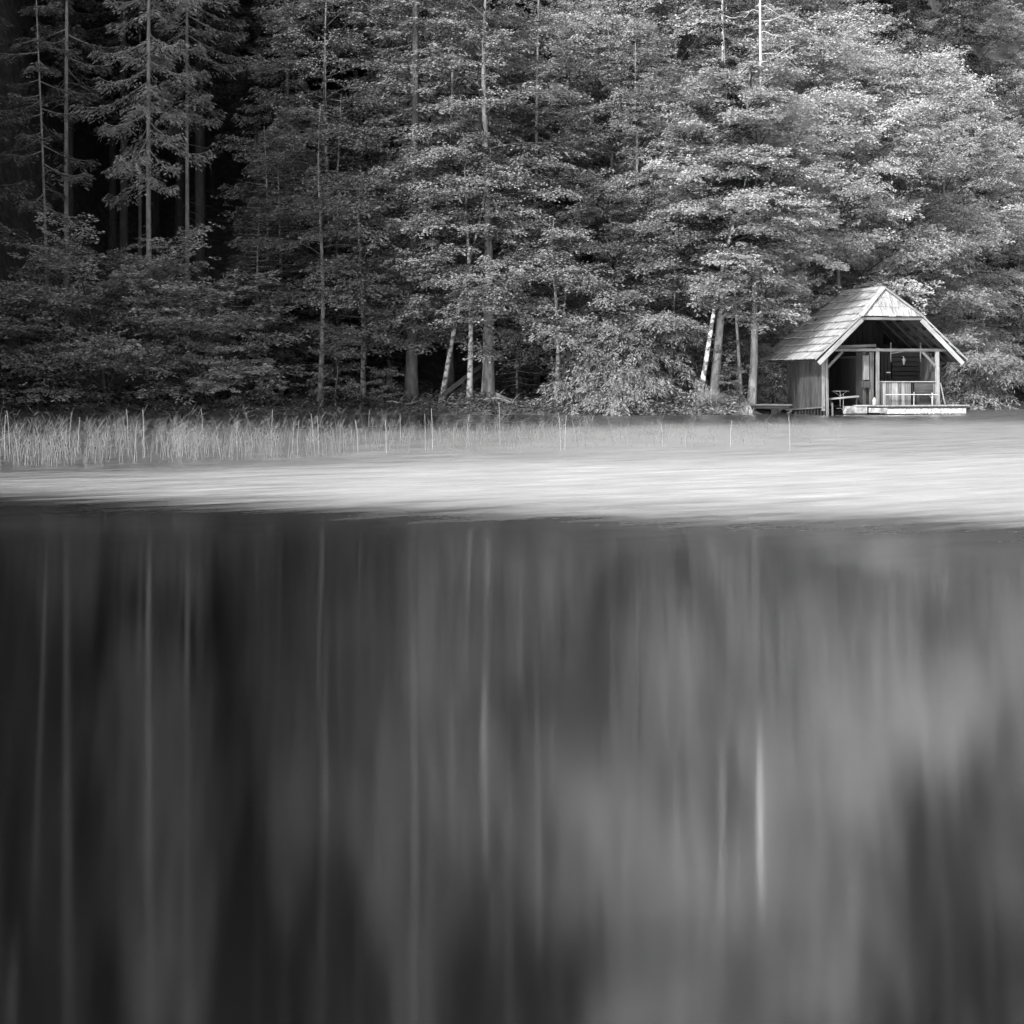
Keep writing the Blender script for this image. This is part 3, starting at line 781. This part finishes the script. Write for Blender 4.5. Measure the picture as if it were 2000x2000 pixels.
# plank fence between the trunks
fc = tag(empty('plank_fence', (0, 0, 0)), 'low two-board plank fence behind the thick trunk with spreading roots', 'fence')
Yf = 66.0
for y, hgt in ((709, .22), (727, .26)):
    board('plank', (at(958, Yf), Yf, zat(y + 3, Yf)), (at(1046, Yf), Yf, zat(y, Yf)), hgt, .04, 'wood_dark', fc)
    board('plank', (at(1047, Yf), Yf, zat(y, Yf)), (at(1086, Yf), Yf, zat(y - 1, Yf)), hgt, .04, 'wood_dark', fc)
for px in (965, 1048, 1080): board('post', (at(px, Yf), Yf - .08, zat(735, Yf) - .8), (at(px, Yf), Yf - .08, zat(702, Yf)), .12, .1, 'wood_dark', fc)
rp = tag(empty('stair_railing', (0, 0, 0)), 'slanting two-board railing climbing the bank between the lichen-spotted trunk and the thick trunk', 'railing')
for dy in (0, 16):
    board('plank', (at(866, 61.6), 61.6, zat(771 + dy, 61.6)), (at(944, 63.6), 63.6, zat(711 + dy, 63.6)), .16, .04, 'wood_dark', rp)
for px, Y_, y in ((868, 61.65, 768), (905, 62.7, 738), (942, 63.6, 710)):
    board('post', (at(px, Y_), Y_ + .06, .1), (at(px, Y_), Y_ + .06, zat(y, Y_)), .1, .1, 'wood_dark', rp)

# ------------------------------------------------------------------ trees one can tell apart along the shore
def single(kind, name, px, Y, label, cat='tree', group=None, rz=0):
    return plant(kind, name, at(px, Y), Y, label, cat, group, rz)
G1 = 'bare-stemmed spruces at the dark left end of the wood'
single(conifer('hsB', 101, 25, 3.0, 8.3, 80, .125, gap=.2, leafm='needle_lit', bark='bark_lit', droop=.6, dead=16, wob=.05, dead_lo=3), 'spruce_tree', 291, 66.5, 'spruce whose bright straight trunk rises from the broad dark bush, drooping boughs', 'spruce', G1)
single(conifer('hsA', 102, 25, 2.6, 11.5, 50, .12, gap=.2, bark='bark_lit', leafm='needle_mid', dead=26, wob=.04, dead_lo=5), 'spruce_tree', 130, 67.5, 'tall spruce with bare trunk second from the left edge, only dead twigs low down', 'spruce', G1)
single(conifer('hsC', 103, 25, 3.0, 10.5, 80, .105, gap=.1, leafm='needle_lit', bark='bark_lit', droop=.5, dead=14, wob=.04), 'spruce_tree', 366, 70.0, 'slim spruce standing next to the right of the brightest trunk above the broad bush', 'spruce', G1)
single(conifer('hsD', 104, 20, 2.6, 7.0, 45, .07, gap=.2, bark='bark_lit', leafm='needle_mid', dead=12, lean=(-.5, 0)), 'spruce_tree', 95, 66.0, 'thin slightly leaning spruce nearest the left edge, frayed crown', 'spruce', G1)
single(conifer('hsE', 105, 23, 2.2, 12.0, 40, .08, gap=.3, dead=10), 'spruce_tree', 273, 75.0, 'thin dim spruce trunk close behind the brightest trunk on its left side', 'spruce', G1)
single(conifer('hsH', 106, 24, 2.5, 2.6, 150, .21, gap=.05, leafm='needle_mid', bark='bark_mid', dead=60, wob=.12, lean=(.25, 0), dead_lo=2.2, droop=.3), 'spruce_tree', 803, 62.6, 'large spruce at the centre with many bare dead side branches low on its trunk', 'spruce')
single(broadleaf('hsK', 107, 15, 3.4, 3.4, 44, 8, 5, leafm='leaf_mid', tr=.22, up=.5, droop=.35, bark='bark_grey'), 'broadleaf_tree', 953, 62.6, 'thick-trunked tree with spreading roots beside the plank fence', 'tree')
single(broadleaf('hsS', 108, 10.2, 2.6, 4.6, 34, 8, 6, leafm='leaf_light', tr=.155, up=.5, droop=.25, lean=(.35, 0), bark='bark_grey', K=44, leaf=(.09, .052)), 'broadleaf_tree', 1468, 62.0, 'stout tree trunk nearest the boathouse on its left, crown of light leaves', 'tree')
single(broadleaf('hsQ', 109, 12, 3.0, 3.6, 38, 8, 6, leafm='leaf_light', tr=.17, up=.5, droop=.25, lean=(1.2, 0), bark='bark_grey', K=44, leaf=(.09, .052)), 'broadleaf_tree', 1393, 61.8, 'dark thick trunk leaning right behind the pale curved birch', 'tree')
G2 = 'twin slim trunks'
single(conifer('hsR', 110, 17, 1.8, 5.5, 45, .07, gap=.3, dead=8, lean=(-.5, 0), bark='bark_dark'), 'spruce_tree', 1443, 62.4, 'darker left one of the twin slim trunks between the leaning trunk and the stout one', 'spruce', G2)
single(conifer('hsR2', 111, 16, 1.8, 5.5, 45, .06, gap=.3, dead=8, lean=(-.9, 0)), 'spruce_tree', 1449, 62.0, 'paler right one of the twin slim trunks between the leaning trunk and the stout one', 'spruce', G2)
single(broadleaf('hsF', 121, 10.5, 2.7, 2.4, 34, 7, 5, leafm='leaf_dark', tr=.1, up=.4, droop=.3, lean=(.15, 0)), 'beech_tree', 625, 61.8, 'slender young beech left of the large spruce, layered foliage and a bare lower trunk', 'beech', None)
single(broadleaf('hsG', 122, 8.5, 2.5, 2.2, 30, 7, 5, leafm='leaf_mid', tr=.11, up=.3, droop=.35, bark='bark_pale'), 'beech_tree', 708, 62.6, 'short mottled trunk midway between the slender beech and the large spruce', 'beech')
single(broadleaf('hsI', 123, 9.0, 2.2, 2.0, 26, 6, 5, leafm='leaf_mid', tr=.1, up=.4, droop=.3, lean=(1.7, 0), bark='bark_pale'), 'birch_tree', 862, 62.2, 'pale mottled birch leaning right just right of the large spruce', 'birch')
single(broadleaf('hsJ', 124, 9.5, 2.6, 2.6, 32, 7, 5, leafm='leaf_mid', tr=.11, up=.4, droop=.35, bark='bark_pale'), 'birch_tree', 917, 61.7, 'upright lichen-spotted birch left of the thick-rooted trunk', 'birch')
single(broadleaf('hsP', 125, 9, 2.6, 3.2, 32, 7, 5, leafm='leaf_mid', tr=.10, up=.5, droop=.25, lean=(1.7, 0), bark='bark_birch'), 'birch_tree', 1364, 61.5, 'white-barked birch curving right in front of the dark thick trunk', 'birch')
single(broadleaf('hsM', 126, 6.5, 2.3, 2.0, 26, 6, 5, leafm='leaf_mid', tr=.11, up=.3, droop=.4, bark='bark_pale'), 'birch_tree', 1088, 61.6, 'mottled birch stem at the right end of the plank fence', 'birch')
single(broadleaf('hsM2', 127, 6, 1.8, 2.2, 18, 6, 5, leafm='leaf_mid', tr=.055, up=.3, droop=.3, bark='bark_grey'), 'birch_tree', 1104, 61.9, 'thin stem standing close to the right of the mottled birch by the plank fence', 'birch')
single(broadleaf('hsO', 128, 7, 2.2, 2.2, 24, 6, 5, leafm='leaf_mid', tr=.065, up=.4, droop=.3, bark='bark_pale'), 'birch_tree', 1311, 61.8, 'thin white birch stem between the drooping bush and the curving birch', 'birch')
single(conifer('hsL', 129, 20, 2.0, 7, 40, .1, gap=.3, dead=12), 'spruce_tree', 1049, 66.6, 'slim dark trunk standing behind the plank fence', 'spruce')

kt = [o for o in bpy.data.objects if o.get('label', '').startswith('thick-trunked tree')][0]
rs = np.random.RandomState(31)
for i in range(8):
    a_ = -PI / 2 + (i - 3.5) * .42; l = rs.uniform(.8, 2.2); t_ = np.linspace(0, 1, 8)
    bx_, by_ = kt.location.x, kt.location.y
    x_ = np.cos(a_ + .4 * np.sin(t_ * 3 + i)) * l * t_; y_ = np.sin(a_) * l * t_ * .8
    z_ = ground_z(bx_ + x_, by_ + y_) - kt.location.z + .03 + .35 * (1 - t_) ** 4
    g = Geo(); g.tube(np.stack([x_, y_, z_], 1), .075 * (1 - t_ * .85) + .01, 7, True, .15, rs)
    obj('root', g.mesh('root', M['bark_grey'], True), kt)
for i, (px, Y, l, a_, lab) in enumerate(((985, 61.2, 1.6, .1, 'long pale fallen branch lying on the bank below the plank fence'), (1120, 61.4, 1.1, 2.6, 'short fallen branch on the bank beside the mottled birch stem'),
                                        (790, 61.1, 1.3, .35, 'crooked fallen branch at the foot of the large spruce'), (880, 61.0, .9, 2.9, 'small fallen branch between the two mottled birches'), (1345, 60.9, 1.0, .2, 'fallen branch on the grassy bank beside the curving birch'))):
    t_ = np.linspace(0, 1, 7); X_ = at(px, Y) + (t_ - .5) * l * math.cos(a_); Y_ = Y + (t_ - .5) * l * math.sin(a_) * .5
    g = Geo(); P_ = np.stack([X_, Y_, ground_z(X_, Y_) + .16 + .1 * np.sin(t_ * 5 + i)], 1)
    c_ = P_[3].copy(); g.tube(P_ - c_, .03 * (1 - t_ * .7) + .006, 6)
    for k_ in (2, 4):
        e_ = P_[k_] - c_; g.tube([e_, e_ + [.15, -.05, .2], e_ + [.28, -.05, .32]], [.013, .009, .004], 4)
    tag(obj('fallen_branch', g.mesh('fallen_branch', M['bark_grey']), None, tuple(c_)), lab, 'branch')

def dead_tree(px, Y, H, zb, label, seed, rt, nbr, rootz):
    rs = np.random.RandomState(seed)
    t = empty('dead_tree', (at(px, Y), Y, rootz)); tag(t, label, 'dead tree', 'bleached dead trees among the pale foliage')
    P = trunk_path(rs, H, (.15, 0), .12, 14); g = Geo()
    g.tube(np.vstack([P[0] - [0, 0, .5], P]), np.concatenate([[rt * 1.5], trunk_radius(rt, 14, .4, .25)]), 9)
    obj('trunk', g.mesh('dead_trunk', M['bark_bleached'], True), t)
    for i in range(nbr):
        hz = zb + (H - zb) * (i + rs.rand()) / nbr
        s = 1 if rs.rand() < .7 else -1
        r = rs.uniform(.8, 2.6) * (1 - .4 * (hz / H)); az = rs.uniform(-.9, .3) + (0 if s > 0 else PI)
        b = on_path(P, hz); tt = np.linspace(0, 1, 7)
        Q = b + np.array([math.cos(az), math.sin(az), 0.]) * (r * tt)[:, None]
        Q[:, 2] += r * (rs.uniform(-.25, .45) * tt - rs.uniform(-.1, .45) * tt ** 2) + np.sin(tt * 7 + i * 2) * .07
        g = Geo(); g.tube(Q, .014 * (1 - tt * .8) + .003, 5)
        for k_ in range(3):
            a_ = rs.uniform(.35, .9); q = np.array([np.interp(a_, tt, Q[:, c]) for c in range(3)])
            az2 = az + rs.choice([-1, 1]) * rs.uniform(.4, .9); l = rs.uniform(.2, .6)
            e = q + np.array([math.cos(az2), math.sin(az2), rs.uniform(-.5, .3)]) * l
            g.tube([q, (q + e) / 2 + [0, 0, .03], e], [.009, .007, .003], 3, False)
        obj('branch', g.mesh('dead_branch', M['bark_bleached']), t)
for px, Y, H, zb, lab, sd, rt, nbr in ((1484, 67.5, 18, 6.5, 'bleached leafless trunk with many fine bare branches reaching right above the boathouse roof', 7, .1, 26),
                                      (1404, 69.0, 19, 9, 'pale bare trunk with few twigs left of the taller branched dead tree', 8, .085, 9)):
    dead_tree(px, Y, H, zb, lab, sd, rt, nbr, float(ground_z(at(px, Y), Y)))

# bushes
GB = 'dark bushes overhanging the left shore'
put('bushA', 'bush', 205, 62.2, 'broad dark bush with upright feathery shoots left of the brightest trunk', 'bush', GB, .3, 1.0, .95)
put('bushB', 'bush', 400, 62.4, 'rounded small-leaved dark bush just left of the gap before the slender beech', 'bush', GB, 1.3, 1.1, .9)
put('bushA', 'bush', 310, 63.2, 'dark bush filling the space behind the broad bush under the brightest trunk', 'bush', GB, 2.5, .8, .72)
put('bushB', 'bush', 10, 62.0, 'dark bush cut by the left edge of the picture', 'bush', GB, 2.0, 1.1, .8)
put('bushB', 'bush', 100, 61.6, 'low dark bush between the edge bush and the broad bush', 'bush', GB, 4.0, .85)
put('bushB', 'bush', 470, 61.8, 'low spreading bush at the foot of the layered young spruces', 'bush', GB, 5.2, .62)
put('sapling', 'sapling', 655, 61.3, 'small leafy sapling at the foot of the slender beech', 'sapling', None, 0, .62)
put('sapling', 'sapling', 748, 61.6, 'low leafy sapling between the mottled trunk and the large spruce', 'sapling', None, 1.0, .38)
put('sapling', 'sapling', 1425, 61.6, 'small sapling left of the twin slim trunks', 'sapling', None, 2.7, .38)
GW = 'pale bushes drooping over the shore water'
put('willow', 'bush', 1200, 61.5, 'pale drooping bush leaning over the water right of the plank fence', 'bush', GW, 0, .85)
put('willow', 'bush', 1262, 62.3, 'taller drooping bush behind the one that leans over the water', 'bush', GW, 2.2, .8)
put('willow', 'bush', 1165, 63.2, 'smaller drooping bush just right of the mottled birch stem', 'bush', GW, 4.2, .6)
for i, (px, Y, s, lab) in enumerate(((1540, 66, .9, 'bright bush behind the left side wall of the boathouse'), (1500, 64.5, .55, 'low bush beside the stout trunk near the jetty'),
                                     (1880, 72, 1.0, 'bush behind the right corner of the boathouse'), (1905, 88.5, .8, 'dark bush on the far bank just right of the landing stage'),
                                     (1960, 89, 1.0, 'bush under the handrail on the far bank'), (2010, 88, .9, 'bush at the right edge of the far bank'))):
    o = put('bushB' if i > 2 else 'willow', 'bush', px, Y, lab, 'bush', None, i * 1.1, s)
GY = 'layered young spruces in the dark gap'
for i, (px, Y, s, lab) in enumerate(((520, 65.0, 1.05, 'layered young spruce between the dark bushes and the slender beech'), 
                                     (570, 67.0, 1.0, 'young spruce close behind the slender beech'), 
                                     (660, 68.0, 1.2, 'young spruce seen between the slender beech and the mottled trunk'), (760, 68.5, 1.1, 'young spruce behind the large spruce on its left'))):
    put('young', 'young_spruce', px, Y, lab, 'spruce', GY, i * 1.3, s)

# mid-tone and pale broadleaf trees that make the lit wall of foliage
GL = 'pale broadleaf trees above the boathouse'
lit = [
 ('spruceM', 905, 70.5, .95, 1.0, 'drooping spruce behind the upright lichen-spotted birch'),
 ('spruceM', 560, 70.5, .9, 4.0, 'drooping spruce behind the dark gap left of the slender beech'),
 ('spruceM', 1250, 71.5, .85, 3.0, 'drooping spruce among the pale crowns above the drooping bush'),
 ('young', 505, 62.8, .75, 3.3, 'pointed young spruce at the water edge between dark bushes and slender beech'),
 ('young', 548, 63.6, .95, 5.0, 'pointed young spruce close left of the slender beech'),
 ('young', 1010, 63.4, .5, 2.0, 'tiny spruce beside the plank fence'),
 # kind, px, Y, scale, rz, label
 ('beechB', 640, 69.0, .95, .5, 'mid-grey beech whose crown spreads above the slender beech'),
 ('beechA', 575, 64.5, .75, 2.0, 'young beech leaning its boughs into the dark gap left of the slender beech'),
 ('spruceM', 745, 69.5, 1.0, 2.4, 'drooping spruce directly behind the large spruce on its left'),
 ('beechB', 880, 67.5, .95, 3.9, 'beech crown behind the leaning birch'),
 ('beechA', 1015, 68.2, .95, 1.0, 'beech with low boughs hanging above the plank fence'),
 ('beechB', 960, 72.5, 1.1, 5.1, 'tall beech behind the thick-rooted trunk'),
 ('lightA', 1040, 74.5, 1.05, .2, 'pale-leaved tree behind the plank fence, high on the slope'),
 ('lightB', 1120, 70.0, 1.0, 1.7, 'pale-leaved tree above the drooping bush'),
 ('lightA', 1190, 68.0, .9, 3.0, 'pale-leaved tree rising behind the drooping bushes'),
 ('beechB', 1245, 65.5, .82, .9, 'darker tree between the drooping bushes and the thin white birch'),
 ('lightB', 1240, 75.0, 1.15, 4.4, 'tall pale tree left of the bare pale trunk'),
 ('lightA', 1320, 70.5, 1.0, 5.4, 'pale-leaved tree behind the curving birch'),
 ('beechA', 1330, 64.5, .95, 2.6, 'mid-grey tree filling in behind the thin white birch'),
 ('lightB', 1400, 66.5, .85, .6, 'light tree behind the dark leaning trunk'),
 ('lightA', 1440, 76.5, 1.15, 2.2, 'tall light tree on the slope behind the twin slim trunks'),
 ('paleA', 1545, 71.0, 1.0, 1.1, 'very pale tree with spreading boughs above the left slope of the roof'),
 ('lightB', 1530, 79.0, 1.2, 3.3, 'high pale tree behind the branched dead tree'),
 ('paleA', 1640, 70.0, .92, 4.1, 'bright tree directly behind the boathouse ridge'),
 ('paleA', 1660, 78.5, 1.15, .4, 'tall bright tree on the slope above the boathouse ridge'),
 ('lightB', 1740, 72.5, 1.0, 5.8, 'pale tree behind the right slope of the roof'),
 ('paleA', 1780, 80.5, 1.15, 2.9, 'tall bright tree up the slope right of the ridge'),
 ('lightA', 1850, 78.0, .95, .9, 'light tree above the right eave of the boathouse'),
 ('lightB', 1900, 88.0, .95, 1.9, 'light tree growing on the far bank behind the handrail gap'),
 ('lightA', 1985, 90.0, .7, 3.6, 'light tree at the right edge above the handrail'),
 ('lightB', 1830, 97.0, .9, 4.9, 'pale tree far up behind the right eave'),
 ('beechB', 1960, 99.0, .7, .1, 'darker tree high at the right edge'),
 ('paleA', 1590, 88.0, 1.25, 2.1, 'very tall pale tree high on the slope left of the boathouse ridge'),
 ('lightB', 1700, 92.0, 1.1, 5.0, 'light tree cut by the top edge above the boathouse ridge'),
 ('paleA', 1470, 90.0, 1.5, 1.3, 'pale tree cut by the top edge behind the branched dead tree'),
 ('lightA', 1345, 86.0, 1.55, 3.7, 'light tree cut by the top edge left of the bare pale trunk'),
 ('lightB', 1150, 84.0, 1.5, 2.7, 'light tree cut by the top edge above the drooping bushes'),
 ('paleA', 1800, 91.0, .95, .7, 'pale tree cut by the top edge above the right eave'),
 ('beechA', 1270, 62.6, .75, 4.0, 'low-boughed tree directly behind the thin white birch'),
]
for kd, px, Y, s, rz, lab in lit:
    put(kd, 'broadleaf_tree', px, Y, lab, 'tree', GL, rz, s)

# ------------------------------------------------------------------ the wood behind
rs = np.random.RandomState(77)
pts = []
def scatter(n, x0, x1, y0, y1, dmin):
    k_ = 0
    for _ in range(n * 30):
        if k_ >= n: break
        X, Y = rs.uniform(x0, x1), rs.uniform(y0, y1)
        if Y - float(shore(X)) < 6: continue
        if any((X - a) ** 2 + (Y - b) ** 2 < dmin ** 2 for a, b in pts): continue
        pts.append((X, Y)); k_ += 1
        yield X, Y
LM = [(60, 'the left edge bush'), (130, 'the second trunk from the left'), (291, 'the brightest left trunk'), (420, 'the rounded dark bush'), (520, 'the layered young spruce'), (625, 'the slender beech'),
      (708, 'the mottled trunk'), (803, 'the large spruce'), (890, 'the leaning birch'), (953, 'the thick-rooted trunk'), (1049, 'the plank fence'), (1180, 'the drooping bush'), (1320, 'the thin white birch'), (1450, 'the twin slim trunks'), (1600, 'the roof'), (1760, 'the roof ridge'), (1950, 'the far handrail')]
LC = {}
ORD = ['first', 'second', 'third', 'fourth', 'fifth', 'sixth', 'seventh', 'eighth', 'ninth', 'tenth', 'eleventh', 'twelfth']
def where(X, Y, noun):
    p = 1000 + X / Y * F_PX; l = min(LM, key=lambda t: abs(t[0] - p))[1]
    LC[l, noun] = LC.get((l, noun), -1) + 1
    return '%s %s up the slope behind %s' % (ORD[min(LC[l, noun], 11)], noun, l)
GS = 'spruces crowding the slope behind the shore trees'
for X, Y in sorted(scatter(60, -26, 2, 72, 92, 2.7), key=lambda p: p[1]):
    kd = 'spruceC' if Y > 84 and X > -12 else rs.choice(['spruceA', 'spruceB'])
    plant(K[kd], 'spruce_tree', X, Y, where(X, Y, 'dark tall spruce'), 'spruce', GS, rs.uniform(0, 6), rs.uniform(.85, 1.15))
for X, Y in scatter(150, -46, 48, 90, 158, 3.4):
    kd = rs.choice(['spruceA', 'spruceB', 'spruceC'])
    plant(K[kd], 'spruce_tree', X, Y, 'dark spruce high on the slope, glimpsed behind the nearer crowns', 'spruce', GS + ' higher up', rs.uniform(0, 6), rs.uniform(.9, 1.2))
for X, Y in sorted(scatter(14, 2, 26, 82, 100, 4.0), key=lambda p: p[1]):
    kd = rs.choice(['spruceC', 'lightA', 'beechB'])
    plant(K[kd], 'tree', X, Y, where(X, Y, 'shaded tree'), 'tree', 'trees deep behind the pale crowns', rs.uniform(0, 6), rs.uniform(1, 1.25))
GN = 'unseen spruces added on the near left shore for shade'
NS = 0
for _ in range(900):  # unseen trees, added to keep the sun off the left wood
    X, Y = rs.uniform(-38, -18.5), rs.uniform(20, 60)
    if NS >= 38 or Y - float(shore(X)) < .8 or any((X - a) ** 2 + (Y - b) ** 2 < 2.7 ** 2 for a, b in pts) or X / Y > -.325: continue
    pts.append((X, Y)); NS += 1
    plant(K[['spruceC', 'spruceA'][NS % 2]], 'spruce_tree', X, Y, 'unseen tall spruce added on the near left shore to shade the left wood', 'spruce', GN, NS * .9, rs.uniform(.95, 1.15))

# ------------------------------------------------------------------ low growth on the bank
def carpet(name, n, x0, x1, d0, d1, hmax, leafm, label, seed, leaf=(.12, .05), K_=9, up=1.0):
    rs = np.random.RandomState(seed)
    X = rs.uniform(x0, x1, n); dd = d0 + (d1 - d0) * rs.rand(n) ** 1.3; Y = shore(X) + dd
    cl = .35 + .65 * np.clip(.5 + .6 * np.sin(X * 1.7 + 2 * np.sin(Y * 1.1)) + .4 * np.sin(X * 4.1 + 1), 0, 1)
    Z = ground_z(X, Y) + rs.rand(n) * hmax * cl
    az = rs.uniform(0, 2 * PI, n)
    D = unit(np.stack([np.cos(az), np.sin(az), rs.uniform(-.1, up, n)], 1))
    g = Geo(); spray_cards(g, rs, np.stack([X, Y, Z], 1), D, rs.uniform(.15, .4, n), K_, leaf, .5, .5, .2)
    tag(obj(name, g.mesh(name, M[leafm])), label, 'undergrowth', None, 'stuff')
carpet('undergrowth', 4200, -21, 8.0, .0, 4.5, .36, 'leaf_dark', 'low leafy undergrowth covering the dark bank', 61)
carpet('undergrowth', 2600, 3.0, 7.9, -.15, 3.2, .38, 'leaf_mid', 'brighter low plants on the bank left of the jetty', 62)
carpet('undergrowth', 2600, 14.5, 32, -.2, 4.0, .7, 'leaf_dark', 'low plants along the far bank at the right', 63)
def grass(name, n, X, Y, hgt, wdt, mat, label, seed, lean=.5, kind='stuff', cat='grass', z=None):
    rs = np.random.RandomState(seed)
    Z = ground_z(X, Y) if z is None else np.full(len(X), z)
    h = hgt * rs.uniform(.5, 1.1, n); az = rs.uniform(0, 2 * PI, n); le = lean * rs.rand(n)
    d = np.stack([np.cos(az) * le, np.sin(az) * le, np.ones(n)], 1)
    b = np.stack([X, Y, Z - .02], 1); s = np.stack([np.cos(az + 1.3), np.sin(az + 1.3) * .3, np.zeros(n)], 1) * wdt / 2
    m = b + d * (h * .55)[:, None]; e = b + d * (h * [1.0])[:, None]; e[:, :2] += d[:, :2] * (h * .5)[:, None]; e[:, 2] -= h * le * .35
    V = np.stack([b - s, b + s, m + s * .8, m - s * .8, e], 1).reshape(-1, 3)
    i = np.arange(n)[:, None] * 5
    g = Geo(); g.add(V, i + [0, 1, 2, 3], i + [3, 2, 4])
    return tag(obj(name, g.mesh(name, M[mat])), label, cat, None, kind)
rs = np.random.RandomState(5)
X = rs.uniform(4.5, 8.4, 9000); Y = shore(X) + rs.uniform(-.1, 4.0, 9000)
grass('grass', 9000, X, Y, .3, .02, 'grass', 'tall grass on the bank around the trunks left of the boathouse', 6)
X = at(1386, 60.6) + rs.randn(420) * .12; Y = 60.75 + rs.randn(420) * .1
grass('sedge_tuft', 420, X, Y, .75, .022, 'grass', 'arching sedge tuft at the water edge left of the jetty', 7, 1.1, None, 'sedge tuft')

# ------------------------------------------------------------------ reeds standing in the lake
rs = np.random.RandomState(9)
n = 5200
px = rs.uniform(-40, 1640, n)
fr = rs.rand(n)
Yn = 25.5 + np.clip(px, 0, 1700) * .0055
Yf_ = 47 - 0 * px
Y = Yn + (Yf_ - Yn) * fr ** 1.6
X = at(px, Y)
clump = np.clip(.5 + .35 * np.sin(X * 1.9 + np.sin(Y * .9) * 2) * np.sin(X * .7 + Y * .33) + .3 * np.sin(X * .55 + 1.2) * np.sin(Y * .21 + X * .2) + .2 * np.sin(X * 5.1 + Y), 0, 1)
keep = rs.rand(n) < (.04 + .9 * clump ** 1.6) * np.clip(1.15 - px / 1400, .07, .85)
X, Y, px = X[keep], Y[keep], px[keep]; n = len(X)
h = (.3 + .75 * rs.rand(n) ** 1.4) * (.5 + .55 * clump[keep])
big = np.sin(X * 1.1 + 2.2 * np.sin(Y * .35)) * .5 + np.sin(X * 2.7 + Y * .8) * .5
h = np.minimum(h, (F_PX * H_CAM / Y + HOR - 812 + rs.randn(n) * 11 + 20 * big - 6) * Y / F_PX)
h = np.maximum(h, .1)
def reed_bed():
    g = Geo(); V = []; 
    az = rs.uniform(-1, 1, n); le = rs.uniform(.05, .35, n) * np.sign(az)
    b = np.stack([X, Y, np.full(n, -.05)], 1)
    t1 = b + np.stack([le * h * .3, rs.randn(n) * .02, h * .55], 1); t2 = b + np.stack([le * h, rs.randn(n) * .05, h], 1)
    s = np.zeros((n, 3)); s[:, 0] = .003
    V = np.stack([b - s, b + s, t1 + s, t1 - s, t2], 1).reshape(-1, 3); i = np.arange(n)[:, None] * 5
    g.add(V, i + [0, 1, 2, 3], i + [3, 2, 4])
    # leaves: two or three narrow blades per stem
    for k_ in range(8):
        f = rs.uniform(.25, .95, n); o = b + (t2 - b) * f[:, None]
        sd_ = np.where(rs.rand(n) < .62, 1, -1) * rs.uniform(.5, 1, n)
        d = unit(np.stack([sd_, rs.randn(n) * .4, rs.uniform(.15, 2.0, n)], 1)); nn = unit(np.stack([-d[:, 2] * sd_, -np.ones(n) * .9, np.abs(sd_)], 1))
        g.cards(o, d, nn, rs.uniform(.08, .3, n) * np.clip(h / .6, .4, 1), rs.uniform(.003, .007, n))
    return g.mesh('reeds', M['reed'])
tag(obj('reeds', reed_bed()), 'soft pale reed bed standing in the lake before the dark shore', 'reeds', None, 'stuff')
stalks = [(8, 885, 810), (20, 893, 802), (135, 872, 805), (152, 887, 815), (251, 885, 800), (262, 903, 820), (340, 868, 815), (282, 893, 800), (397, 860, 798), (462, 872, 820),
          (530, 892, 800), (571, 885, 822), (580, 890, 820), (612, 864, 808), (623, 878, 812), (664, 866, 824), (700, 885, 820), (720, 834, 800), (755, 885, 820), (782, 862, 808),
          (831, 880, 808), (845, 876, 798), (911, 874, 808), (977, 866, 786), (1096, 880, 806), (1103, 878, 810), (1125, 866, 826), (1295, 870, 828), (1338, 874, 842), (1426, 872, 822), (1543, 880, 812)]
for i, (px_, yb, yt) in enumerate(stalks):
    Y_ = H_CAM * F_PX / (yb - HOR); X_ = at(px_, Y_); hh = (yb - yt) / F_PX * Y_
    g = Geo(); ln = rs.uniform(-.06, .06)
    g.tube([(0, 0, -.4), (ln * .2, 0, hh * .3), (ln * .5, 0, hh * .7), (ln, 0, hh)], [.004, .004, .0035, .003], 5)
    tag(obj('reed_stalk', g.mesh('reed_stalk', M['reed_dry']), None, (X_, Y_, 0)), 'bare pale reed stalk standing stiffly out of the lake in the reed bed', 'reed stalk', 'bare reed stalks in the lake')
